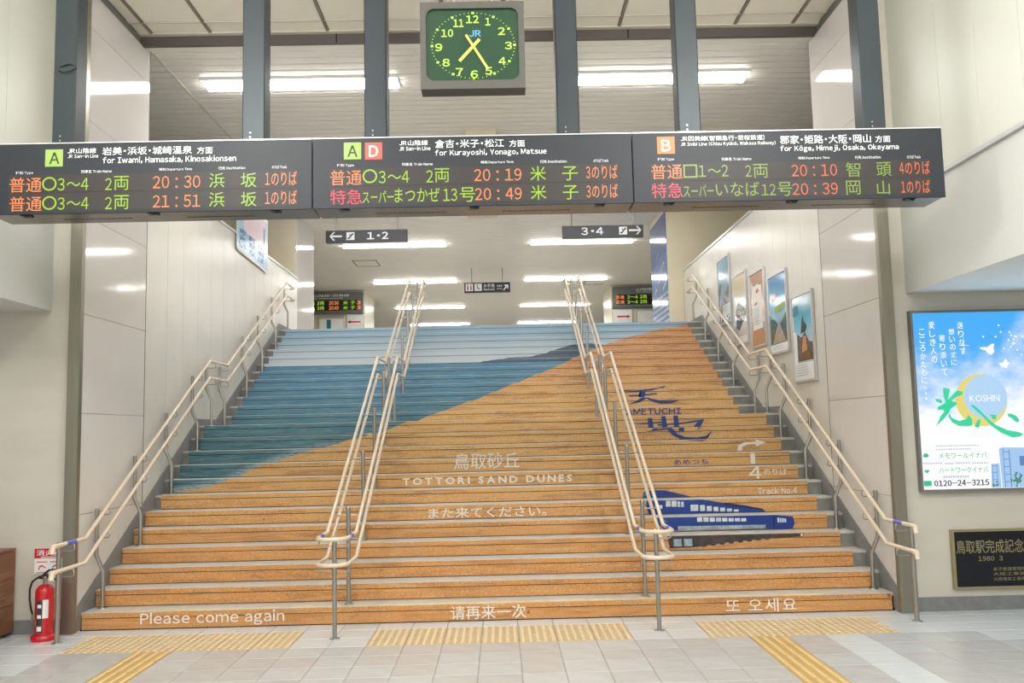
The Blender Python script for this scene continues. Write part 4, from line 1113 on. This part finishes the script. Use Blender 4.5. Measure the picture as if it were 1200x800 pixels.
def notice(x0, x1, z0, z1, kind, label):
    t = thing('wall_notice', ((x0 + x1) / 2, YI, z0), label, 'notice', 'notices on the inner walls of the upper floor')
    part('board_panel', MB().bbox(x0, x1, YI - .04, YI - .001, z0, z1, .004), 'paper' if kind == 'arrow' else 'alu', t)
    y = YI - .042
    if kind == 'arrow':
        left = x0 < 0
        d = -1 if left else 1; cx = (x0 + x1) / 2; cz = z0 + (z1 - z0) * .70
        mb = MB().rect(cx - .17, cx + .17, cz - .022, cz + .022, y - .002); tip = cx + d * .24
        mb.flat([(tip, cz), (cx + d * .14, cz + .05), (cx + d * .14, cz - .05)] if d > 0 else [(tip, cz), (cx + d * .14, cz - .05), (cx + d * .14, cz + .05)], y - .002)
        put_text(mb, '1・2のりば' if left else '3・4のりば', cx, z0 + .12, .40, .11, y - .002, .02)
        part('lettering', mb, 'sign_red', t, 'red arrow and track numbers')
    else:
        part('sheet', MB().rect(x0 + .04, x1 - .04, z0 + .04, z1 - .08, y - .001), 'paper', t)
        g = MB()
        for i in range(4):
            for j in range(3): g.rect(x0 + .08 + i * (x1 - x0 - .14) / 4, x0 + .04 + (i + 1) * (x1 - x0 - .14) / 4, z0 + .08 + j * .11, z0 + .15 + j * .11, y - .003)
        part('timetable_columns', g, 'sq_red' if x0 > 0 else 'adgrey', t)
        if x0 < 0: part('teal_picture', MB().rect(x1 - .55, x1 - .42, z0 + .1, z1 - .1, y - .004), 'train_teal', t)
notice(-5.5, -4.69, 4.66, 5.40, 'table', 'framed timetable notice under the left small departure board')
notice(-4.62, -4.11, 4.66, 5.46, 'arrow', 'white sign with red arrow pointing left beside the timetable notice')
notice(3.64, 4.23, 4.66, 5.45, 'arrow', 'white sign with red arrow pointing right under the right small departure board')
notice(4.35, 5.2, 4.66, 5.45, 'table', 'framed timetable notice partly behind the blue column wrap')

# ------------------------------------------------------------------ posters on the right stair wall
def quad_yz(pts, x): return MB().add([(x, p[0], p[1]) for p in pts], [tuple(range(len(pts)))])
GRAD = {}
def grad_mat(name, stops, z0, z1, nz=.15):
    t = NT(name); tc = t.n('TexCoord').outputs['Object']; sp = t.n('SeparateXYZ'); t.l(tc, sp.inputs[0])
    u = t.math('DIVIDE', t.math('SUBTRACT', sp.outputs[2], z0), z1 - z0)
    u = t.math('ADD', u, t.math('MULTIPLY', t.math('SUBTRACT', t.noise(tc, 5, 4, .6), .5), nz))
    r = t.n('ValToRGB'); t.l(u, r.inputs[0]); e = r.color_ramp.elements
    e[0].position = stops[0][0]; e[0].color = lin(stops[0][1]); e[1].position = stops[-1][0]; e[1].color = lin(stops[-1][1])
    for p, c in stops[1:-1]: k = e.new(p); k.color = lin(c)
    t.l(r.outputs[0], t.b.inputs['Base Color']); t.b.inputs['Roughness'].default_value = .12
    return t.m
def poster(y0, y1, z0, z1, label, build):
    t = thing('poster', (XR, (y0 + y1) / 2, z0), label, 'poster', 'framed posters on the right stair wall')
    x = XR - .0; f = .028; d = .03
    part('frame', MB().box(x - d, x, y0, y0 + f, z0, z1).box(x - d, x, y1 - f, y1, z0, z1).box(x - d, x, y0 + f, y1 - f, z0, z0 + f).box(x - d, x, y0 + f, y1 - f, z1 - f, z1), 'alu', t, 'aluminium frame')
    sh = part('sheet', MB().box(x - .016, x, y0 + f, y1 - f, z0 + f, z1 - f), 'paper', t)
    A = lambda u, v: (y1 - f - (y1 - y0 - 2 * f) * u, z0 + f + (z1 - z0 - 2 * f) * v)      # u runs left to right as seen from the stairs
    for i, (poly_, m, lb) in enumerate(build(z0, z1)):
        me = quad_yz([A(*p) for p in poly_], x - .018 - .0012 * i)
        part('picture', me, m, sh, lb)
def lines(v0, n, w=.8, h=.008, u0=.1, gap=.03): return [([(u0, v0 - i * gap), (u0 + w * random.uniform(.6, 1), v0 - i * gap), (u0 + w * .8, v0 - i * gap + h), (u0, v0 - i * gap + h)], 'adgrey_print', 'small print') for i in range(n)]
M['adgrey_print'] = mat('grey_print', (168, 174, 184), .3)
M['p_mist'] = None
def P1(z0, z1):
    g = grad_mat('poster_mist', [(.2, (96, 116, 134)), (.5, (150, 186, 206)), (.75, (120, 168, 200)), (1, (166, 204, 222))], z0, z1)
    return [([(0, .28), (1, .28), (1, 1), (0, 1)], g, 'misty blue landscape picture'), ([(.15, .30), (1, .60), (1, .40), (.6, .28), (.2, .28)], M['under2'], 'dark rocks'), ([(.0, .30), (.3, .62), (.1, .66), (0, .6)], M['under2'], 'dark slope'),
            ([(.05, .03), (.95, .03), (.95, .10), (.05, .10)], 'logo_band', 'blue title band')] + lines(.24, 3)
def P2(z0, z1):
    g = grad_mat('poster_pale', [(0, (226, 226, 224)), (.6, (222, 222, 218)), (.85, (220, 206, 160)), (1, (232, 224, 200))], z0, z1)
    return [([(0, .1), (1, .1), (1, 1), (0, 1)], g, 'pale picture'), ([(.12, .48), (.35, .62), (.95, .45), (.95, .36), (.7, .30), (.35, .18), (.15, .25)], M['under2'], 'dark building picture'), ([(.15, .38), (.9, .40), (.9, .42), (.15, .40)], M['sq_orange'], 'orange roof lines')] + lines(.16, 3)
def P3(z0, z1):
    return [([(0, 0), (1, 0), (1, 1), (0, 1)], M['poster_tan'], 'tan background'), ([(.12, .22), (.82, .22), (.82, .80), (.5, .84), (.25, .82), (.12, .9)], M['paper'], 'white leaflet picture'), ([(.40, .74), (.55, .78), (.65, .74), (.52, .71)], M['sign_red'], 'red mark'), ([(.3, .58), (.5, .60), (.5, .57), (.3, .55)], M['sq_red'], 'red mark')] + lines(.50, 7, .55, .008, .2, .035)
def P4(z0, z1):
    g = grad_mat('poster_sky', [(0, (120, 150, 150)), (.5, (120, 178, 206)), (.8, (92, 160, 210)), (1, (90, 150, 205))], z0, z1)
    tr = grad_mat('poster_trees', [(0, (92, 104, 84)), (.5, (56, 84, 76)), (1, (70, 100, 90))], z0, z1, .6)
    return [([(0, .1), (1, .1), (1, 1), (0, 1)], g, 'blue sky picture'), ([(0, .12), (1, .12), (1, .48), (.78, .44), (.6, .36), (.45, .36), (.25, .44), (0, .5)], tr, 'dark trees'), ([(.12, .12), (.88, .12), (.56, .38), (.50, .38)], M['poster_road'], 'railway track'), ([(.15, .66), (.42, .70), (.42, .77), (.15, .73)], M['poster_pink'], 'pink lettering block'), ([(.32, .50), (.9, .54), (.9, .62), (.32, .58)], M['sq_green'], 'yellow-green lettering block'), ([(0, 0), (1, 0), (1, .10), (0, .10)], M['paper'], 'white caption')] + lines(.07, 2)
def P5(z0, z1):
    g = grad_mat('poster_castle_sky', [(.4, (200, 214, 222)), (.65, (120, 190, 214)), (.78, (76, 168, 196)), (1, (196, 206, 212))], z0, z1)
    return [([(.18, .2), (.95, .2), (.95, 1), (.05, 1), (.05, .6), (.18, .55)], g, 'blue sky picture'), ([(.2, .22), (.95, .22), (.95, .42), (.78, .44), (.6, .56), (.42, .5), (.2, .56)], M['under2'], 'dark castle hill'), ([(.40, .55), (.46, .68), (.54, .76), (.60, .68), (.72, .62), (.64, .56)], M['castle_dark'], 'castle roof'), ([(.42, .32), (.70, .34), (.66, .50), (.5, .52)], M['castle_light'], 'warm lit castle walls'), ([(.35, .24), (.95, .24), (.82, .33), (.5, .30)], M['castle_brown'], 'brown slope'), ([(.04, .78), (.30, .80), (.30, .90), (.04, .88)], M['train_teal'], 'teal title block')] + lines(.17, 5)
M['under2'] = mat('poster_dark', (78, 88, 96), .15, var=.3, vscale=12)
M['logo_band'] = mat('poster_band', (56, 92, 138), .15)
M['poster_tan'] = mat('poster_tan', (190, 142, 108), .15, var=.06, vscale=8)
M['poster_road'] = mat('poster_track', (172, 158, 142), .15, var=.15, vscale=14)
M['poster_pink'] = mat('poster_pink', (236, 132, 132), .15)
M['castle_dark'] = mat('castle_dark', (48, 54, 58), .15); M['castle_light'] = mat('castle_light', (196, 148, 98), .15, var=.2, vscale=14); M['castle_brown'] = mat('castle_brown', (110, 80, 58), .15, var=.2, vscale=14)
# positions measured on the wall plane
poster(13.93, 14.70, 3.40, 4.50, 'framed blue misty landscape poster, highest of five on the right stair wall', P1)
poster(13.03, 13.77, 2.98, 4.08, 'framed pale poster with a dark building, second highest on the right stair wall', P2)
poster(12.13, 12.85, 2.86, 3.95, 'framed tan poster with a white leaflet, third of five on the right stair wall', P3)
poster(11.20, 11.97, 2.69, 3.76, 'framed blue sky poster with a railway track, fourth going down the right stair wall', P4)
poster(10.30, 11.06, 2.27, 3.35, 'framed castle poster, lowest on the right stair wall', P5)

# left hanging poster
lp = thing('banner', (XL, 14.3, 4.55), 'unframed blue and pink paper poster high on the left stair wall', 'poster')
lx = XL + .022
part('sheet', MB().prism([(13.36, 4.62), (13.45, 4.59), (14.8, 4.55), (15.14, 4.52), (15.16, 5.45), (13.36, 5.40)], 0, lx - .004, lx), 'paper', lp)
def L(pts, m, nm, k, lb=None):
    part(nm, quad_yz([(13.36 + 1.8 * u, 4.55 + .88 * v) for u, v in pts], lx + .001 + .001 * k), m, lp, lb)
M['lp_blue'] = mat('poster_pale_blue', (168, 204, 230), .3, var=.08, vscale=6); M['lp_pink'] = mat('poster_pale_pink', (236, 214, 224), .3); M['lp_navy'] = mat('poster_blue_print', (40, 88, 168), .3, var=.15, vscale=20)
L([(0.01, .12), (.99, .02), (.99, .98), (0.01, .94)], 'lp_blue', 'picture', 0, 'pale blue ground')
L([(.2, .5), (.9, .3), (.9, .98), (.2, .96)], 'lp_pink', 'picture', 1, 'pale pink area')
for r in range(3):
    for c_ in range(3):
        u = .06 + .3 * c_; v = .13 + .12 * r - .015 * c_
        vs, fs = text_data(['い', 'な', 'ば', '海', '駅', '前', '市', '町', '山'][r * 3 + c_], .02)
        bx0 = min(p.x for p in vs); bx1 = max(p.x for p in vs); by0 = min(p.y for p in vs); by1 = max(p.y for p in vs)
        tm = MB().add([(lx + .004, 13.36 + 1.8 * (u + .2 * (p.x - bx0) / (bx1 - bx0)), 4.55 + .88 * (v + .1 * (p.y - by0) / (by1 - by0))) for p in vs], fs)
        part('blue_print', tm, 'lp_navy', lp)
L([(.84, .50), (.88, .49), (.88, .80), (.84, .82)], 'train_teal', 'picture', 3, 'teal column of print')

# ------------------------------------------------------------------ backlit advertisement
ad = thing('lightbox_advert', (5.0, 8.48, 1.12), 'backlit blue sky advertisement with green brush characters on the right flank wall', 'advertisement')
ax0, ax1, az0, az1 = 4.045, 6.45, 1.125, 2.80
part('frame', MB().box(ax0 - .022, ax0, 8.43, 8.499, az0 - .022, az1 + .022).box(ax1, ax1 + .022, 8.43, 8.499, az0 - .022, az1 + .022).box(ax0, ax1, 8.43, 8.499, az1, az1 + .022).box(ax0, ax1, 8.43, 8.499, az0 - .022, az0), 'core', ad, 'thin grey metal frame')
pic = part('lit_panel', MB().box(ax0, ax1, 8.45, 8.499, az0, az1), 'adsky', ad, 'glowing sky picture')
YA = 8.448
def adp(mb, m, nm='printed_shape', lb=None): part(nm, mb, m, pic, lb)
adp(MB().rect(4.045, 4.70, 1.128, 1.34, YA - .0005), 'adwhite')
def disc(cx, cz, r, y, n=40): return MB().flat([(cx + r * math.cos(2 * math.pi * i / n), cz + r * math.sin(2 * math.pi * i / n)) for i in range(n)], y)
adp(disc(4.658, 1.955, .248, YA - .001), 'admoon', 'moon', 'yellow crescent moon')
adp(disc(4.700, 1.985, .208, YA - .002), 'addisc', 'moon_disc', 'pale blue disc')
for st in AD_STROKES: adp(MB().flat(st, YA - .004), 'adstroke', 'brush_stroke')
for st in AD_BIRDS: adp(MB().flat(st, YA - .003), 'adwhite', 'white_bird')
dm = MB()
for p in AD_DOTS: dm.flat([(p[0] - .011, p[1]), (p[0], p[1] - .011), (p[0] + .011, p[1]), (p[0], p[1] + .011)], YA - .002)
dm.rect(4.528, 4.532, 2.40, 2.56, YA - .002).rect(4.48, 4.58, 2.478, 2.482, YA - .002)
part('petals', dm, 'adwhite', pic)['kind'] = 'stuff'
adp(MB().flat([(4.80, 1.13), (4.99, 1.13), (5.2, 1.13), (5.2, 1.49), (4.97, 1.50), (4.82, 1.505), (4.79, 1.49)], YA - .001).flat([(4.695, 1.13), (4.79, 1.13), (4.785, 1.355), (4.71, 1.352)], YA - .001).flat([(5.2, 1.13), (6.0, 1.13), (6.0, 1.62), (5.2, 1.56)], YA - .001), 'adbld', 'building_picture')
bl = MB()
for zz in (1.18, 1.25, 1.32, 1.39, 1.46): bl.rect(4.825, 4.885, zz, zz + .006, YA - .002)
bl.rect(4.825, 4.831, 1.13, 1.50, YA - .002).rect(4.882, 4.890, 1.13, 1.48, YA - .002).rect(4.71, 4.716, 1.14, 1.35, YA - .002).rect(4.755, 4.76, 1.14, 1.35, YA - .002).rect(4.98, 5.03, 1.33, 1.42, YA - .002)
for zz in (1.2, 1.27, 1.33): bl.rect(4.715, 4.757, zz, zz + .005, YA - .002)
adp(bl, 'adbld2', 'building_frames')
tr = MB()
for i in range(26):
    a = random.uniform(0, 6.28); r = random.uniform(0, .06); cx = 4.94 + r * math.cos(a); cz = 1.21 + r * 1.2 * math.sin(a); s_ = random.uniform(.008, .016)
    tr.flat([(cx - s_, cz), (cx, cz - s_), (cx + s_, cz), (cx, cz + s_)], YA - .003)
for i in range(8):
    cx = 4.735 + random.uniform(-.025, .025); cz = 1.165 + random.uniform(-.02, .02); tr.flat([(cx - .01, cz), (cx, cz - .01), (cx + .01, cz), (cx, cz + .01)], YA - .003)
part('tree_picture', tr, 'adtree', pic)['kind'] = 'stuff'
for t, x, z, w, h, c, bo in ADVERT_TEXT:
    m = {'white': 'adwhite', 'adgreen': 'adgreen', 'ink': 'adink'}[c]
    letters('letter', pic, m, t, x, z, w, h, YA - .0045, .012 if '4' in t else min(bo, .02))
    if c == 'ink': letters('letter', pic, m, t, x + .003, z, w, h, YA - .0050, .012)
gl = MB()
for x, z, w, h in AD_LINES:
    if h < .03:
        n = max(2, int(w / .022))
        for i in range(n): gl.rect(x - w / 2 + i * w / n, x - w / 2 + (i + .7) * w / n, z - h / 2, z + h / 2, YA - .004)
    else:
        gl.rect(x - w / 2, x + w / 2, z + h / 2 - .002, z + h / 2, YA - .004).rect(x - w / 2, x + w / 2, z - h / 2, z - h / 2 + .002, YA - .004)
part('small_print', gl, 'adgrey', pic)['kind'] = 'stuff'
adp(MB().rect(4.055, 4.128, 1.158, 1.208, YA - .003), 'adgreen', 'freephone_mark'); adp(MB().flat([(4.09, 1.275), (4.115, 1.30), (4.105, 1.313), (4.09, 1.305), (4.075, 1.313), (4.065, 1.30)], YA - .004), 'adgreen', 'heart_mark')
adp(MB().flat([(4.06, 1.435), (4.085, 1.425), (4.11, 1.43), (4.12, 1.445), (4.10, 1.465), (4.075, 1.465)], YA - .004), 'adgreen', 'flower_mark')
al = bpy.data.lights.new('advert_glow', 'AREA'); al.shape = 'RECTANGLE'; al.size = 2.3; al.size_y = 1.6; al.energy = 14; al.color = (.62, .82, 1.0)
ao = bpy.data.objects.new('advert_glow', al); COL.objects.link(ao); ao.location = (5.25, 8.42, 1.96); ao.rotation_euler = (math.radians(-90), 0, 0)

# ------------------------------------------------------------------ bronze plaque
pq = thing('plaque', (4.9, 8.49, .2), 'dark bronze commemorative plaque with brass characters under the advertisement', 'plaque')
px0, px1, pz0, pz1 = 4.285, 5.5, .20, .745
part('frame', MB().box(px0 - .0, px0 + .025, 8.455, 8.499, pz0, pz1).box(px1 - .025, px1, 8.455, 8.499, pz0, pz1).box(px0 + .025, px1 - .025, 8.455, 8.499, pz0, pz0 + .02).box(px0 + .025, px1 - .025, 8.455, 8.499, pz1 - .02, pz1), 'brass', pq, 'brass edge')
pl = part('plate', MB().box(px0 + .025, px1 - .025, 8.468, 8.499, pz0 + .02, pz1 - .02), 'plaque', pq)
for t, x, z, w, h, c, bo in PLAQUE_TEXT: letters('letter', pl, 'brass', t, x, z, w, h, 8.4665, min(bo, .01))

# ------------------------------------------------------------------ fire extinguisher and its notice
ex = thing('fire_extinguisher', (-4.045, 8.25, 0), 'red fire extinguisher on the floor by the foot of the left handrail', 'fire extinguisher')
cx, cy = -4.045, 8.25
part('stand', MB().lathe([(.105, .0), (.108, .02), (.105, .045), (.088, .055)], cx, cy, 24), 'ext_red', ex)
part('cylinder', MB().lathe([(.076, .05), (.078, .07), (.078, .42), (.072, .45), (.052, .475), (.026, .487)], cx, cy, 24), 'ext_red', ex)
part('valve', MB().lathe([(.018, .487), (.018, .53), (.024, .535), (.024, .56)], cx, cy, 12), 'steel', ex)
part('lever', MB().box(cx - .012, cx + .012, cy - .10, cy + .03, .563, .575).prism([(cx - .03, .555), (cx + .10, .52), (cx + .10, .532), (cx - .02, .575)], 1, cy - .012, cy + .012).prism([(cx - .01, .565), (cx + .04, .605), (cx + .10, .612), (cx + .10, .62), (cx + .03, .617), (cx - .02, .578)], 1, cy - .01, cy + .01), 'black', ex)
part('hose', MB().tube([(cx - .02, cy, .54), (cx - .07, cy, .545), (cx - .115, cy, .51), (cx - .135, cy, .45), (cx - .135, cy, .36), (cx - .12, cy, .27), (cx - .105, cy, .225)], .009, 8), 'black', ex)
part('nozzle', MB().lathe([(.012, .165), (.009, .20), (.011, .225)], cx - .105, cy, 10), 'steel', ex)
def curved(a0, a1, z0, z1, r=.0790):
    mb = MB(); n = 6; vs = []; 
    for i in range(n + 1):
        a = math.radians(a0 + (a1 - a0) * i / n); vs += [(cx + r * math.cos(a), cy + r * math.sin(a), z0), (cx + r * math.cos(a), cy + r * math.sin(a), z1)]
    return mb.add(vs, [(2 * i, 2 * i + 2, 2 * i + 3, 2 * i + 1) for i in range(n)])
lbp = part('label', curved(265, 320, .20, .36), 'paper', ex, 'white paper label')
part('label', curved(245, 285, .07, .36, .0794), 'under', ex, 'dark printed label')
part('label', curved(250, 280, .09, .13, .0798), 'paper', ex); part('label', curved(232, 243, .13, .19, .0796), 'sq_orange', ex)
part('label', curved(252, 278, .20, .23, .0798), 'paper', ex); part('label', curved(252, 278, .29, .32, .0798), 'paper', ex)
nt = thing('fire_notice', (-4.13, 8.49, .54), 'small red and white fire extinguisher notice on the left flank wall', 'notice')
nx0, nx1 = -4.27, -4.0
part('sheet', MB().box(nx0, nx1, 8.49, 8.4995, .545, .775), 'paper', nt)
part('header', MB().rect(nx0, nx1, .685, .775, 8.4885), 'sign_red', nt, 'red header band')
part('lettering', put_text(MB(), '消火器', (nx0 + nx1) / 2, .735, .23, .055, 8.4875, .03).rect(nx0 + .06, nx1 - .06, .692, .699, 8.4875), 'white', nt)
g = MB()
for i in range(2):
    bx = nx0 + .02 + i * .125
    g.rect(bx, bx + .10, .648, .656, 8.488).flat([(bx + .02, .61), (bx + .05, .625), (bx + .09, .60), (bx + .085, .595), (bx + .05, .612), (bx + .03, .60)], 8.488).rect(bx + .02, bx + .03, .58, .60, 8.488).rect(bx, bx + .1, .553, .558, 8.488)
part('pictogram', g, 'sign_red', nt)

# ------------------------------------------------------------------ wooden cabinet at the left edge
cb = thing('wooden_cabinet', (-4.95, 8.1, 0), 'dark brown wooden cabinet at the left edge beside the fire extinguisher', 'cabinet')
wx0, wx1, wy0, wy1 = -5.6, -4.435, 7.75, 8.47
part('top', MB().bbox(wx0 - .005, wx1 + .005, wy0 - .005, wy1, .765, .79, .003), 'wood', cb)
for i, (z0, z1) in enumerate(((.035, .28), (.284, .52), (.524, .763))):
    part('side_board', MB().bbox(wx0, wx1, wy0, wy1, z0, z1, .002), 'wood', cb)
for xx in (wx0 + .06, wx1 - .06):
    for yy in (wy0 + .06, wy1 - .06): part('foot', MB().lathe([(.022, 0), (.022, .034)], xx, yy, 10), 'black', cb)

# tidy: names in the list of rows, unused helpers
bpy.context.view_layer.update()
